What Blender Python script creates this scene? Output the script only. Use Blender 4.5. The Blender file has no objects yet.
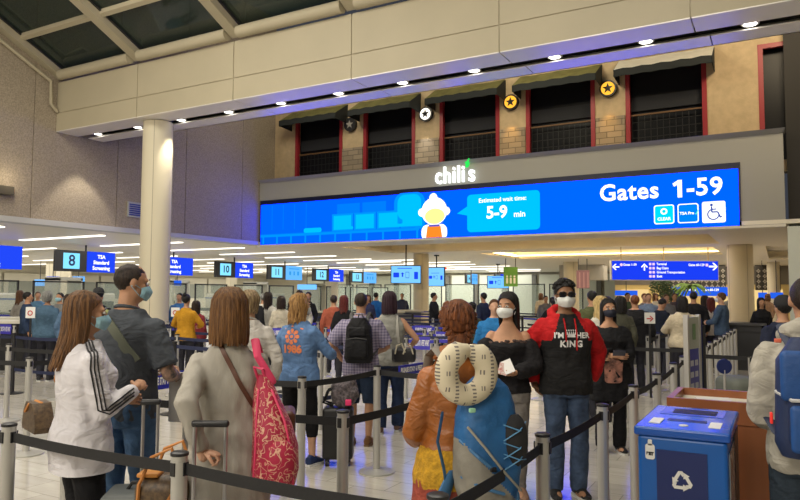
import bpy, math, random
from math import sin, cos, pi, radians as R
from mathutils import Vector, Matrix, noise
from mathutils.bvhtree import BVHTree
random.seed(7)
C = bpy.context.scene.collection
SC = bpy.context.scene

# ---------------------------------------------------------------- camera
# The terminal's own axes are used: X runs along the long screen wall, Y runs into the checkpoint, Z is up.
TH = R(29.22); PITCH = R(3.652); ROLL = R(0.236); F = 680.0; EYE = 1.68
def _cam_axes():
    cp, sp, cr, sr = cos(PITCH), sin(PITCH), cos(ROLL), sin(ROLL)
    fw = Vector((0, cp, sp)); rt = Vector((1, 0, 0)); up = Vector((0, -sp, cp))
    r2 = rt*cr + up*sr; u2 = up*cr - rt*sr
    M = Matrix.Rotation(TH, 3, 'Z')
    return M@r2, M@u2, M@fw
RT, UP, FW = _cam_axes()
cam = bpy.data.objects.new('camera', bpy.data.cameras.new('camera')); C.objects.link(cam)
cam.data.sensor_width = 36; cam.data.lens = F/800*36; cam.data.clip_end = 300
cam.matrix_world = Matrix(((RT.x, UP.x, -FW.x, 0), (RT.y, UP.y, -FW.y, 0), (RT.z, UP.z, -FW.z, EYE), (0, 0, 0, 1)))
SC.camera = cam
SC.view_settings.view_transform = 'Standard'; SC.view_settings.look = 'None'
SC.view_settings.gamma = 1; SC.view_settings.use_curve_mapping = False
SC.view_settings.exposure = 0.2
w = bpy.data.worlds.new('night'); SC.world = w; w.use_nodes = True
w.node_tree.nodes['Background'].inputs[0].default_value = (0.30, 0.33, 0.42, 1)
w.node_tree.nodes['Background'].inputs[1].default_value = 0.12
def area(name, loc, size, power, col=(1, .93, .82), rot=(0, 0, 0), sy=None, spread=None):
    l = bpy.data.lights.new(name, 'AREA'); l.energy = power; l.color = col
    l.shape = 'RECTANGLE'; l.size = size; l.size_y = sy or size
    if spread: l.spread = spread
    o = bpy.data.objects.new(name, l); C.objects.link(o); o.location = loc; o.rotation_euler = rot
    return o
WARM = (1, .86, .66)
area('hall_fill', (-3, 4.0, 9.0), 5, 430, (1, .93, .80))  # added lamp high out of view, fills the near hall
area('hall_fill', (-10, 5.0, 8.8), 5, 480, (1, .93, .80))  # second added fill, over the left of the near hall
area('camera_side_fill', (-2, -5.5, 6.0), 6, 480, (1, .92, .78), rot=(R(62), 0, R(18)), sy=3)  # added lamp behind the camera, brightens the beam and the people
area('camera_side_fill', (-11, -5.5, 6.0), 6, 520, (1, .92, .78), rot=(R(62), 0, R(0)), sy=3)  # added likewise, for the left half
area('checkpoint_fill', (-22, 47, 3.3), 10, 620, (1, .95, .86), sy=9)  # added to brighten the far end wall
area('checkpoint_fill', (-36, 43, 3.3), 9, 800, (1, .95, .86), sy=9)  # added to brighten the far left corner
area('checkpoint_fill', (-37, 20, 3.3), 7, 800, (1, .95, .86), sy=22)  # added to brighten the far left wall
area('checkpoint_fill', (-20, 17, 3.3), 7, 300, (1, .95, .86), sy=12)  # from here to the lobby ones: added area lamps backing up the fluorescent strips
area('checkpoint_fill', (-29, 27, 3.3), 7, 380, (1, .95, .86), sy=16)
area('checkpoint_fill', (-31, 12, 3.3), 7, 260, (1, .95, .86), sy=12)
area('checkpoint_fill', (-19, 34, 3.3), 7, 330, (1, .95, .86), sy=12)
area('lobby_light', (-6, 29, 3.35), 8, 330, WARM, sy=9)
area('lobby_light', (-5, 41, 3.35), 8, 330, WARM, sy=7)
area('lobby_light', (3, 30, 3.35), 4, 130, WARM, sy=9)
area('facade_wash', (0.5, 15.5, 9.3), 1.2, 170, (1, .80, .52), rot=(R(60), 0, R(0)))  # unseen source of the warm light falling on the right piers
area('facade_wash', (-6, 15.0, 9.6), 2, 150, (1, .88, .62), rot=(R(55), 0, R(0)))  # added lamp, brightens the awnings and the restaurant front
area('facade_wash', (-12.5, 15.0, 9.6), 2, 110, (1, .90, .68), rot=(R(55), 0, R(0)))  # added lamp, same for the left windows

# ---------------------------------------------------------------- pixel -> place on a real plane
def ray(x, y): return FW*F + RT*(x-400) - UP*(y-250)
def at_z(x, y, z=0.0):
    d = ray(x, y); return Vector((0, 0, EYE)) + d*((z-EYE)/d.z)
def at_X(x, y, X):
    d = ray(x, y); return Vector((0, 0, EYE)) + d*(X/d.x)
def at_Y(x, y, Y):
    d = ray(x, y); return Vector((0, 0, EYE)) + d*(Y/d.y)
def at_D(x, D):
    d = ray(x, 320); k = -d.x*sin(TH)+d.y*cos(TH); p = d*(D/k); return Vector((p.x, p.y, 0))

# ---------------------------------------------------------------- materials
_M = {}
def mat(name, col, rough=.6, metal=0, emit=None, est=1, var=0, vscale=8, bump=0, bscale=60, spec=None, col2=None,
        stretch=None, coat=0):
    if name in _M: return _M[name]
    m = bpy.data.materials.new(name); m.use_nodes = True; nt = m.node_tree; b = nt.nodes['Principled BSDF']
    b.inputs['Base Color'].default_value = (*col, 1); b.inputs['Roughness'].default_value = rough
    b.inputs['Metallic'].default_value = metal
    if spec is not None: b.inputs['Specular IOR Level'].default_value = spec
    if coat: b.inputs['Coat Weight'].default_value = coat
    if emit:
        b.inputs['Emission Color'].default_value = (*emit, 1); b.inputs['Emission Strength'].default_value = est
    if var or bump or col2:
        tc = nt.nodes.new('ShaderNodeTexCoord'); mp = nt.nodes.new('ShaderNodeMapping')
        nt.links.new(tc.outputs['Object'], mp.inputs[0])
        if stretch: mp.inputs['Scale'].default_value = stretch
        if var or col2:
            n = nt.nodes.new('ShaderNodeTexNoise'); n.inputs['Scale'].default_value = vscale; n.inputs['Detail'].default_value = 4
            nt.links.new(mp.outputs[0], n.inputs['Vector'])
            cr = nt.nodes.new('ShaderNodeValToRGB'); nt.links.new(n.outputs[0], cr.inputs[0])
            a = col; c2 = col2 or tuple(max(0, c*(1-var)) for c in col)
            cr.color_ramp.elements[0].position = .35; cr.color_ramp.elements[1].position = .65
            cr.color_ramp.elements[0].color = (*c2, 1); cr.color_ramp.elements[1].color = (*a, 1)
            nt.links.new(cr.outputs[0], b.inputs['Base Color'])
        if bump:
            n2 = nt.nodes.new('ShaderNodeTexNoise'); n2.inputs['Scale'].default_value = bscale; n2.inputs['Detail'].default_value = 3
            nt.links.new(mp.outputs[0], n2.inputs['Vector'])
            bp = nt.nodes.new('ShaderNodeBump'); bp.inputs['Strength'].default_value = bump; bp.inputs['Distance'].default_value = .01
            nt.links.new(n2.outputs[0], bp.inputs['Height']); nt.links.new(bp.outputs[0], b.inputs['Normal'])
    _M[name] = m; return m
def cloth(name, col, var=.2, rough=.85, bump=.3, vscale=14):
    if name in _M: return _M[name]
    return folds(mat(name, col, rough, 0, None, 1, var, vscale, bump, 45, spec=.2))
def folds(m, st=.42, sc=6.5, k=(1, 1, 1.7)):      # soft folds of worn fabric as bump
    nt = m.node_tree; b = nt.nodes['Principled BSDF']; tc = nt.nodes.new('ShaderNodeTexCoord'); mp = nt.nodes.new('ShaderNodeMapping'); mp.inputs['Rotation'].default_value = (.5, .3, .2) if k[2] > 1 else (0, 0, 0); mp.inputs['Scale'].default_value = k
    n = nt.nodes.new('ShaderNodeTexNoise'); n.inputs['Scale'].default_value = sc; n.inputs['Detail'].default_value = 2; n.inputs['Distortion'].default_value = 1.3
    bp = nt.nodes.new('ShaderNodeBump'); bp.inputs['Strength'].default_value = st; bp.inputs['Distance'].default_value = .06
    nt.links.new(tc.outputs['Object'], mp.inputs[0]); nt.links.new(mp.outputs[0], n.inputs['Vector']); nt.links.new(n.outputs[0], bp.inputs['Height'])
    if b.inputs['Normal'].is_linked: nt.links.new(b.inputs['Normal'].links[0].from_socket, bp.inputs['Normal'])
    nt.links.new(bp.outputs[0], b.inputs['Normal']); return m
def emis(name, col, st=1.0):
    if name in _M: return _M[name]
    m = bpy.data.materials.new(name); m.use_nodes = True; nt = m.node_tree; nt.nodes.clear()
    e = nt.nodes.new('ShaderNodeEmission'); e.inputs[0].default_value = (*col, 1); e.inputs[1].default_value = st
    o = nt.nodes.new('ShaderNodeOutputMaterial'); nt.links.new(e.outputs[0], o.inputs[0]); _M[name] = m; return m
def glassy(name, tint, alpha=.3, rough=.05):
    if name in _M: return _M[name]
    m = bpy.data.materials.new(name); m.use_nodes = True; nt = m.node_tree; nt.nodes.clear()
    g = nt.nodes.new('ShaderNodeBsdfPrincipled'); g.inputs['Base Color'].default_value = (*tint, 1); g.inputs['Roughness'].default_value = rough
    t = nt.nodes.new('ShaderNodeBsdfTransparent'); mx = nt.nodes.new('ShaderNodeMixShader'); mx.inputs[0].default_value = alpha
    o = nt.nodes.new('ShaderNodeOutputMaterial')
    nt.links.new(t.outputs[0], mx.inputs[1]); nt.links.new(g.outputs[0], mx.inputs[2]); nt.links.new(mx.outputs[0], o.inputs[0])
    _M[name] = m; return m
def hair(name, c1, c2):
    if name in _M: return _M[name]
    return mat(name, c1, .45, 0, None, 1, 0, 14, .7, 60, spec=.35, col2=c2, stretch=(6, 6, .6))

ORD = ['first', 'second', 'third', 'fourth', 'fifth', 'sixth', 'seventh', 'eighth', 'ninth', 'tenth', 'eleventh', 'twelfth', 'thirteenth', 'fourteenth', 'fifteenth']
# ---------------------------------------------------------------- mesh building
class MB:
    def __init__(s): s.v = []; s.f = []; s.m = []
    def add(s, vs, fs, mi=0):
        o = len(s.v); s.v += [Vector(v) for v in vs]; s.f += [tuple(i+o for i in f) for f in fs]; s.m += [mi]*len(fs); return s
    def box(s, c, d, rz=0, mi=0, M=None):
        x, y, z = d[0]/2, d[1]/2, d[2]/2
        vs = [Vector(p) for p in ((-x,-y,-z),(x,-y,-z),(x,y,-z),(-x,y,-z),(-x,-y,z),(x,-y,z),(x,y,z),(-x,y,z))]
        Mt = M or Matrix.Rotation(rz, 3, 'Z')
        return s.add([Mt@v+Vector(c) for v in vs], [(0,3,2,1),(4,5,6,7),(0,1,5,4),(1,2,6,5),(2,3,7,6),(3,0,4,7)], mi)
    def b2(s, a, b, mi=0):
        return s.box(((a[0]+b[0])/2, (a[1]+b[1])/2, (a[2]+b[2])/2), (abs(b[0]-a[0]), abs(b[1]-a[1]), abs(b[2]-a[2])), mi=mi)
    def loft(s, rings, cap=True, mi=0, closed=True):
        n = len(rings[0]); vs = [p for r in rings for p in r]; fs = []
        for i in range(len(rings)-1):
            for j in range(n if closed else n-1):
                k = (j+1) % n; fs.append((i*n+j, i*n+k, (i+1)*n+k, (i+1)*n+j))
        if cap: fs.append(tuple(range(n-1, -1, -1))); fs.append(tuple((len(rings)-1)*n+j for j in range(n)))
        return s.add(vs, fs, mi)
    def tube(s, path, rad, n=10, mi=0, flat=1.0, ball=True, up=None):
        path = [Vector(p) for p in path]; rad = [rad]*len(path) if not hasattr(rad, '__len__') else list(rad)
        if ball:
            d0 = (path[0]-path[1]).normalized(); d1 = (path[-1]-path[-2]).normalized(); r0, r1 = rad[0], rad[-1]
            path = [path[0]+d0*r0*.95, path[0]+d0*r0*.7]+path+[path[-1]+d1*r1*.7, path[-1]+d1*r1*.95]
            rad = [r0*.3, r0*.75]+rad+[r1*.75, r1*.3]
        rings = []; u = Vector(up) if up else None
        for i, p in enumerate(path):
            t = (path[min(i+1, len(path)-1)]-path[max(i-1, 0)]).normalized()
            if u is None: u = t.orthogonal().normalized()
            u = (u-t*u.dot(t))
            u = u.normalized() if u.length > 1e-6 else t.orthogonal().normalized()
            v = t.cross(u)
            rings.append([p+(u*cos(2*pi*j/n)+v*sin(2*pi*j/n)*flat)*rad[i] for j in range(n)])
        return s.loft(rings, True, mi)
    def cyl(s, a, b, r, n=16, mi=0, r2=None): return s.tube([a, b], [r, r if r2 is None else r2], n, mi, ball=False)
    def ell(s, c, r, n=16, M=None, mi=0):
        c = Vector(c); rings = []; m = max(6, n//2)
        for i in range(1, m):
            a = pi*i/m; ring = []
            for j in range(n):
                b = 2*pi*j/n; p = Vector((r[0]*sin(a)*cos(b), r[1]*sin(a)*sin(b), -r[2]*cos(a)))
                ring.append(c+(M@p if M else p))
            rings.append(ring)
        return s.loft(rings, True, mi)
    def rbox(s, c, d, r, rz=0, mi=0, n=4, M=None):   # box rounded on all edges
        x, y, z = d[0]/2, d[1]/2, d[2]/2; r = min(r, x, y, z); rings = []
        Mt = M or Matrix.Rotation(rz, 3, 'Z'); c = Vector(c)
        prof = [(-z+r-r*cos(pi/2*i/n), r*(1-sin(pi/2*i/n))) for i in range(n+1)]
        prof = prof+[(-zz, ins) for zz, ins in reversed(prof)]
        for zz, ins in prof:
            ring = []
            for sx, sy, a0 in ((1,1,0),(-1,1,pi/2),(-1,-1,pi),(1,-1,3*pi/2)):
                for i in range(n+1):
                    a = a0+pi/2*i/n
                    ring.append(c+Mt@Vector((sx*(x-r)+(r-ins)*cos(a), sy*(y-r)+(r-ins)*sin(a), zz)))
            rings.append(ring)
        return s.loft(rings, True, mi)
    def quad(s, a, b, c, d, mi=0): return s.add([a, b, c, d], [(0,1,2,3)], mi)
    def xf(s, fn): s.v = [Vector(fn(v)) for v in s.v]; return s
    def join(s, o, mi=None):
        k = len(s.v); s.v += o.v; s.f += [tuple(i+k for i in f) for f in o.f]; s.m += (o.m if mi is None else [mi]*len(o.f)); return s
    def mesh(s, name, smooth=True):
        me = bpy.data.meshes.new(name); me.from_pydata([tuple(v) for v in s.v], [], s.f); me.update()
        me.polygons.foreach_set('material_index', s.m)
        if smooth:
            me.polygons.foreach_set('use_smooth', [True]*len(s.f)); me.set_sharp_from_angle(angle=R(38))
        return me
def finish(name, me, mats, parent=None, loc=None):
    o = bpy.data.objects.new(name, me); C.objects.link(o)
    for m in (mats if isinstance(mats, (list, tuple)) else [mats]): me.materials.append(m)
    if parent: o.parent = parent
    if loc is not None: o.location = loc
    return o
def obj(name, mb, mats, parent=None, loc=None, smooth=True):
    return finish(name, mb.mesh(name, smooth), mats, parent, loc)
def remesh(mb, voxel, it=3):
    me = mb.mesh('t', False); o = bpy.data.objects.new('t', me); C.objects.link(o)
    m = o.modifiers.new('r', 'REMESH'); m.mode = 'VOXEL'; m.voxel_size = voxel; m.use_smooth_shade = True
    if it: s = o.modifiers.new('s', 'SMOOTH'); s.factor = .5; s.iterations = it
    dg = bpy.context.evaluated_depsgraph_get(); r = bpy.data.meshes.new_from_object(o.evaluated_get(dg))
    bpy.data.objects.remove(o); bpy.data.meshes.remove(me)
    out = MB(); out.v = [v.co.copy() for v in r.vertices]; out.f = [tuple(p.vertices) for p in r.polygons]; out.m = [0]*len(out.f)
    bpy.data.meshes.remove(r); return out
def wrinkle(mb, amp, sc=9, sz=.5, seed=0):
    me = mb.mesh('t', False); ns = [n.vector.copy() for n in me.vertex_normals]; bpy.data.meshes.remove(me)
    for i, v in enumerate(mb.v):
        q = Vector((v.x*sc+seed, v.y*sc, v.z*sc*sz+v.x*3))
        k = noise.noise(q)+.5*noise.noise(q*2.3)
        v += ns[i]*(amp*k)
    return mb
def tag(o, label=None, cat=None, group=None, kind=None):
    if label: o['label'] = label
    if cat: o['category'] = cat
    if group: o['group'] = group
    if kind: o['kind'] = kind
    return o
def thing(name, label, cat, loc=(0,0,0), rz=0, group=None):
    o = bpy.data.objects.new(name, None); C.objects.link(o); o.location = loc; o.rotation_euler = (0, 0, rz)
    o.empty_display_size = .1
    return tag(o, label, cat, group)
def struct(name, mb, m, parent=None, smooth=False):
    o = obj(name, mb, m, parent, smooth=smooth)
    if not parent: o['kind'] = 'structure'
    return o
def dup(root, loc=None, rz=None, label=None, group=None):
    r = root.copy(); C.objects.link(r)
    if loc is not None: r.location = loc
    if rz is not None: r.rotation_euler = (0, 0, rz)
    if label: r['label'] = label
    if group: r['group'] = group
    def rec(a, b):
        for ch in list(a.children):
            c = ch.copy(); C.objects.link(c); c.parent = b; rec(ch, c)
    rec(root, r); return r
def text_mb(s, size=1, align='CENTER', ex=0.0, bold=0.0, sp=1.0):
    cu = bpy.data.curves.new('t', 'FONT'); cu.body = s; cu.size = size; cu.align_x = align; cu.align_y = 'CENTER'
    cu.extrude = ex; cu.offset = bold; cu.space_character = sp; cu.resolution_u = 3
    o = bpy.data.objects.new('t', cu); C.objects.link(o)
    dg = bpy.context.evaluated_depsgraph_get(); r = bpy.data.meshes.new_from_object(o.evaluated_get(dg))
    bpy.data.objects.remove(o); bpy.data.curves.remove(cu)
    out = MB(); out.v = [v.co.copy() for v in r.vertices]; out.f = [tuple(p.vertices) for p in r.polygons]; out.m = [0]*len(out.f)
    bpy.data.meshes.remove(r); return out
def stand(mb, o=(0,0,0), rz=0, sx=1, sz=1):  # drawing in XY -> upright, facing -Y, then turned by rz and moved
    M = Matrix.Rotation(rz, 3, 'Z'); o = Vector(o)
    return mb.xf(lambda v: o+M@Vector((v.x*sx, -v.z, v.y*sz)))
def disc(r, n=24, c=(0,0), ry=None): m = MB(); m.add([(c[0]+r*cos(2*pi*i/n), c[1]+(ry or r)*sin(2*pi*i/n), 0) for i in range(n)], [tuple(range(n))]); return m
def rrect(w, h, r, c=(0,0), n=5):
    pts = []
    for sx, sy, a0 in ((1,1,0),(-1,1,pi/2),(-1,-1,pi),(1,-1,3*pi/2)):
        for i in range(n+1):
            a = a0+pi/2*i/n; pts.append((c[0]+sx*(w/2-r)+r*cos(a), c[1]+sy*(h/2-r)+r*sin(a), 0))
    return MB().add(pts, [tuple(range(len(pts)))])
def poly(pts): return MB().add([(x, y, 0) for x, y in pts], [tuple(range(len(pts)))])
def star(r, c=(0,0), inner=.42, a0=pi/2):
    return poly([(c[0]+(r if i%2==0 else r*inner)*cos(a0+pi*i/5), c[1]+(r if i%2==0 else r*inner)*sin(a0+pi*i/5)) for i in range(10)])
# ================================================================ THE SETTING
XW = -16.33; YS = 18.76; YB = 10.85; ZC = 3.4; YC = 19.6
def floor_mat():
    m = bpy.data.materials.new('terrazzo_floor'); m.use_nodes = True; nt = m.node_tree; b = nt.nodes['Principled BSDF']
    tc = nt.nodes.new('ShaderNodeTexCoord'); br = nt.nodes.new('ShaderNodeTexBrick')
    nt.links.new(tc.outputs['Object'], br.inputs['Vector'])
    br.inputs['Scale'].default_value = 1; br.inputs['Brick Width'].default_value = .6; br.inputs['Row Height'].default_value = .3
    br.inputs['Mortar Size'].default_value = .004
    br.inputs['Color1'].default_value = (.62, .585, .51, 1); br.inputs['Color2'].default_value = (.53, .50, .44, 1); br.inputs['Mortar'].default_value = (.33, .31, .27, 1)
    n = nt.nodes.new('ShaderNodeTexNoise'); n.inputs['Scale'].default_value = 3; n.inputs['Detail'].default_value = 6
    mp = nt.nodes.new('ShaderNodeMapping'); mp.inputs['Scale'].default_value = (1, 4, 1)
    nt.links.new(tc.outputs['Object'], mp.inputs[0]); nt.links.new(mp.outputs[0], n.inputs['Vector'])
    mx = nt.nodes.new('ShaderNodeMix'); mx.data_type = 'RGBA'; mx.blend_type = 'MULTIPLY'; mx.inputs[0].default_value = .35
    nt.links.new(br.outputs[0], mx.inputs[6]); nt.links.new(n.outputs[0], mx.inputs[7])
    nt.links.new(mx.outputs[2], b.inputs['Base Color'])
    b.inputs['Roughness'].default_value = .19; b.inputs['Specular IOR Level'].default_value = .6
    bp = nt.nodes.new('ShaderNodeBump'); bp.inputs['Strength'].default_value = .06; bp.inputs['Distance'].default_value = .02
    n3 = nt.nodes.new('ShaderNodeTexNoise'); n3.inputs['Scale'].default_value = 6
    nt.links.new(tc.outputs['Object'], n3.inputs['Vector']); nt.links.new(n3.outputs[0], bp.inputs['Height']); nt.links.new(bp.outputs[0], b.inputs['Normal'])
    return m
concrete = mat('ribbed_concrete', (.42, .355, .27), .9, 0, None, 1, .30, 28, .8, 30, spec=.15)
panel = mat('cream_panel', (.45, .40, .285), .5, 0, None, 1, .06, 1, spec=.3)
metalpanel = mat('satin_panel', (.78, .75, .69), .30, .12)
paint = mat('cream_paint', (.66, .60, .45), .55, spec=.3)
soffit = mat('soffit_paint', (.78, .74, .64), .45, spec=.4)
fasciam = mat('grey_fascia', (.36, .355, .325), .55, spec=.3)
dark = mat('black_gap', (.01, .01, .012), .5)
black = mat('black_metal', (.015, .015, .018), .4)
white = mat('white_plastic', (.75, .75, .72), .5)
steel = mat('brushed_steel', (.52, .51, .48), .38, .45, None, 1, .10, 5, stretch=(1, 1, .2))
chrome = mat('polished_steel', (.7, .7, .7), .15, 1)

struct('floor', MB().b2((-60, -8, -.2), (22, 62, 0)), floor_mat())

# high concrete side wall over the checkpoint opening, with its panel joints and lower trim
wl = MB(); ys = [-6, -2.5, 1, 4.2, 7.4, 10.25, 12.76, 15.3, 17.88, YC]
for a, b in zip(ys, ys[1:]): wl.b2((XW-.35, a+.012, ZC+.11), (XW, b-.012, 12))
wl.b2((XW-.35, -6, ZC+.11), (XW-.03, YC, 12))
struct('wall_left', wl, concrete)
struct('trim_1', MB().b2((XW-.38, -6, ZC-.02), (XW+.05, YS-.02, ZC+.115)), mat('pale_trim', (.5, .5, .47), .5))
struct('wall_back', MB().b2((-60, -8.2, 0), (22, -8, 12)), paint)
struct('wall_right', MB().b2((9, -8, 0), (9.2, 18, 12)), paint)
# ceiling of the checkpoint: low on the left, trays over the lobby
ce = MB()
def slab(x0, y0, x1, y1, z=ZC, t=.1): ce.b2((x0, y0, z), (x1, y1, z+t))
slab(-60, -8, XW-.02, YS)                       # left of the side wall
tr = [(-14.4, 21.1, -1.75, 25.2), (-11.2, 26.9, -2.1, 32.0), (-.45, 27.2, 5.0, 37.5)]
xs = sorted({-60, 22, *[t[0] for t in tr], *[t[2] for t in tr]}); yy = sorted({YS, 62, *[t[1] for t in tr], *[t[3] for t in tr]})
for i in range(len(xs)-1):
    for j in range(len(yy)-1):
        cx, cy = (xs[i]+xs[i+1])/2, (yy[j]+yy[j+1])/2
        if not any(t[0] < cx < t[2] and t[1] < cy < t[3] for t in tr): slab(xs[i], yy[j], xs[i+1], yy[j+1])
for t in tr:
    ce.b2((t[0]-.3, t[1]-.3, ZC+.42), (t[2]+.3, t[3]+.3, ZC+.47))
    ce.b2((t[0]-.3, t[1]-.35, ZC+.1), (t[2]+.3, t[1]-.3, ZC+.42)); ce.b2((t[0]-.3, t[3]+.3, ZC+.1), (t[2]+.3, t[3]+.35, ZC+.42))
    ce.b2((t[0]-.35, t[1]-.3, ZC+.1), (t[0]-.3, t[3]+.3, ZC+.42)); ce.b2((t[2]+.3, t[1]-.3, ZC+.1), (t[2]+.35, t[3]+.3, ZC+.42))
struct('ceiling', ce, soffit)
cove = emis('cove_glow', (1, .66, .25), 14.0)
for k, t in enumerate(tr):                     # warm light strips standing in the coves
    o = thing('cove_light', 'warm strip light hidden in the %s' % ['long front ceiling tray', 'second ceiling tray', 'right hand ceiling tray', 'rear ceiling tray'][k], 'light', (0, 0, 0))
    if k == 1: obj('tube', MB().b2((t[0]-.2, t[3]+.14, ZC+.14), (t[2]+.2, t[3]+.17, ZC+.19)), emis('cove_bright', (1, .74, .36), 5), o)
    obj('tube', MB().b2((t[0]-.2, t[1]-.19, ZC+.12), (t[2]+.2, t[1]-.12, ZC+.2)), cove, o)
    if k == 1:
        obj('tube', MB().b2((t[0]-.17, t[1], ZC+.12), (t[0]-.12, t[3], ZC+.2)), cove, o)
# long beam in front of the screen, its cream panels, gap and outer trough
bm = MB(); zb = 5.85; xsn = [XW]+[-13.27+3.05*i for i in range(0, 9)]
for a, b in zip(xsn, xsn[1:]):
    bm.b2((a+.012, YB, zb), (b-.012, YB+.06, 6.30)); bm.b2((a+.012, YB, 6.325), (b-.012, YB+.06, 7.13))
bm.b2((XW, YB+.02, zb+.01), (11, YB+.5, 7.1))
struct('ceiling_beam', bm, panel)
bu = MB()
for a, b in zip(xsn, xsn[1:]):
    bu.b2((a+.01, YB+.005, zb-.02), (b-.01, YB+.62, zb)); bu.b2((a+.21, YB+.80, zb-.06), (b+.19, YB+1.28, zb-.04))
bu.b2((XW+.2, YB+1.25, zb-.06), (11.2, YB+1.28, zb+.30))
struct('beam_soffit', bu, metalpanel)['kind'] = 'structure'
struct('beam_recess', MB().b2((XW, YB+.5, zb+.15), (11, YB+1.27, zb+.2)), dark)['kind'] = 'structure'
# roof slope of dark glass with its frame
def roof(Y, off=0): return 7.2+.47*(YB-Y)+off
rz_ = math.atan(.47)
rf = MB().add([(XW-2, YB+.2, roof(YB+.2, .25)), (12, YB+.2, roof(YB+.2, .25)), (12, -8, roof(-8, .25)), (XW-2, -8, roof(-8, .25))], [(0,1,2,3)])
o = struct('window_1', rf, glassy('skylight_glass', (.02, .035, .025), .9, .06))
xm = [XW+.1, -13.27, -10.17, -7.17, -4.1, -1.0, 2.1, 5.2]
for x in xm:
    g = MB(); hw = .13; 
    for sx in (-1, 1):
        pass
    pts = lambda Y: [Vector((x-hw, Y, roof(Y, .02))), Vector((x+hw, Y, roof(Y, .02))), Vector((x+hw, Y, roof(Y, .27))), Vector((x-hw, Y, roof(Y, .27)))]
    g.loft([pts(YB+.02), pts(-8)])
    obj('rafter', g, panel, o, smooth=False)
    g2 = MB(); f = .06
    p2 = lambda Y: [Vector((x-hw-f, Y, roof(Y, .2))), Vector((x+hw+f, Y, roof(Y, .2))), Vector((x+hw+f, Y, roof(Y, .245))), Vector((x-hw-f, Y, roof(Y, .245)))]
    g2.loft([p2(YB), p2(-8)]); obj('gasket', g2, black, o, smooth=False)
for Y in (9.72, 6.9, 3.8, 1.0):
    g = MB(); g.loft([[Vector((X, Y-.05, roof(Y-.05, .15))), Vector((X, Y+.05, roof(Y+.05, .15))), Vector((X, Y+.05, roof(Y+.05, .245))), Vector((X, Y-.05, roof(Y-.05, .245)))] for X in (XW, 12)])
    obj('purlin', g, panel, o, smooth=False)
for i, (a, b) in enumerate(zip(xm, xm[1:])):
    s_ = obj('blind_roll', MB().cyl((a+.16, YB-.1, 7.27), (b-.16, YB-.1, 7.27), .13, 18), panel, None)
    tag(s_, 'cream rolled blind casing at the skylight foot, %s bay from the left wall' % ['first', 'second', 'third', 'fourth', 'fifth', 'sixth', 'seventh'][i], 'blind', 'blind casings along the skylight')
pp = [at_X(0, 38, XW)+Vector((.09, 0, 0)), at_X(52, 83, XW)+Vector((.09, 0, 0))]
pp = [Vector((XW+.09, 6.5, roof(6.5, -.18))), Vector((XW+.09, YB-.25, roof(YB-.25, -.22))), Vector((XW+.09, YB-.22, 6.5)), Vector((XW+.09, YB-.05, 6.35))]
tag(obj('conduit', MB().tube(pp, .045, 8), panel), 'cream conduit pipe bent down the side wall at the skylight', 'pipe')

# downlights in the beam gap
lampm = emis('downlight_glow', (1, .96, .88), 14)
DLX = [-15.6+1.53*i for i in range(15)]
for i, X in enumerate(DLX):
    t = thing('downlight', 'round downlight in the gap under the long beam, %s from the left' % ORD[i], 'light', (X, YB+.70, zb-.01), 0, 'downlights along the beam')
    obj('housing', MB().cyl((0, 0, 0), (0, 0, .16), .13, 16), white, t); obj('lamp', MB().ell((0, 0, -.002), (.10, .10, .014), 14), emis('downlight_soft', (1, .96, .88), 6), t)
    if i % 2 == 0:
        l = bpy.data.lights.new('downlight_beam', 'SPOT'); l.energy = 190; l.color = (1, .9, .72); l.spot_size = R(75); l.spot_blend = .35; l.shadow_soft_size = .08
        lo = bpy.data.objects.new('downlight_beam', l); C.objects.link(lo); lo.parent = t; lo.location = (0, 0, -.08)
for i, (px, py, Y) in enumerate(((429, 240, 0), (514, 237, 0), (606, 233.5, 0), (313, 244.5, 0), (546, 255, 0), (605, 253.5, 0), (668, 252, 0), (746, 258, 0))):
    p = at_z(px, py, ZC)
    if p.x < -2 or True:
        inside = any(t[0]-.2 < p.x < t[2]+.2 and t[1]-.2 < p.y < t[3]+.2 for t in tr)
        t = thing('recessed_light', 'round white light in the low ceiling, %s' % ['below the cartoon figure', 'below the speech bubble', 'below the Gates lettering', 'at the left end of the screen', 'above the sunglasses man', 'above the left part of the wayfinding sign', 'above the wayfinding sign middle', 'right of the right column'][i], 'light', (p.x, p.y, ZC+(.42 if inside else 0)), 0, 'recessed lights in the low ceiling')
        obj('trim_ring', MB().cyl((0, 0, -.02), (0, 0, .0), .14, 20), white, t); obj('lamp', MB().ell((0, 0, -.02), (.11, .11, .02), 14), lampm, t)

# screen fascia and its return
fa = MB()
fa.b2((XW+.02, YS+.02, 4.98), (.15, YS+.45, 5.62)); fa.b2((-.80, YS+.02, ZC-.02), (.15, YS+.45, 4.98)); fa.b2((XW+.02, YS+.12, ZC-.02), (-.7, YS+.45, 4.98))
fa.loft([[Vector((XW+.02, YS+.02, 5.62)), Vector((.15, YS+.02, 5.62)), Vector((.15, YS+.45, 5.62)), Vector((XW+.02, YS+.45, 5.62))],
         [Vector((XW+.02, YS-.10, 5.72)), Vector((.20, YS-.10, 5.72)), Vector((.20, YS+.45, 5.72)), Vector((XW+.02, YS+.45, 5.72))]])
struct('wall_fascia', fa, fasciam)['kind'] = 'structure'
struct('trim_2', MB().b2((XW+.02, YS-.1, ZC-.08), (.15, YS+.5, ZC-.02)), soffit)

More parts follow.
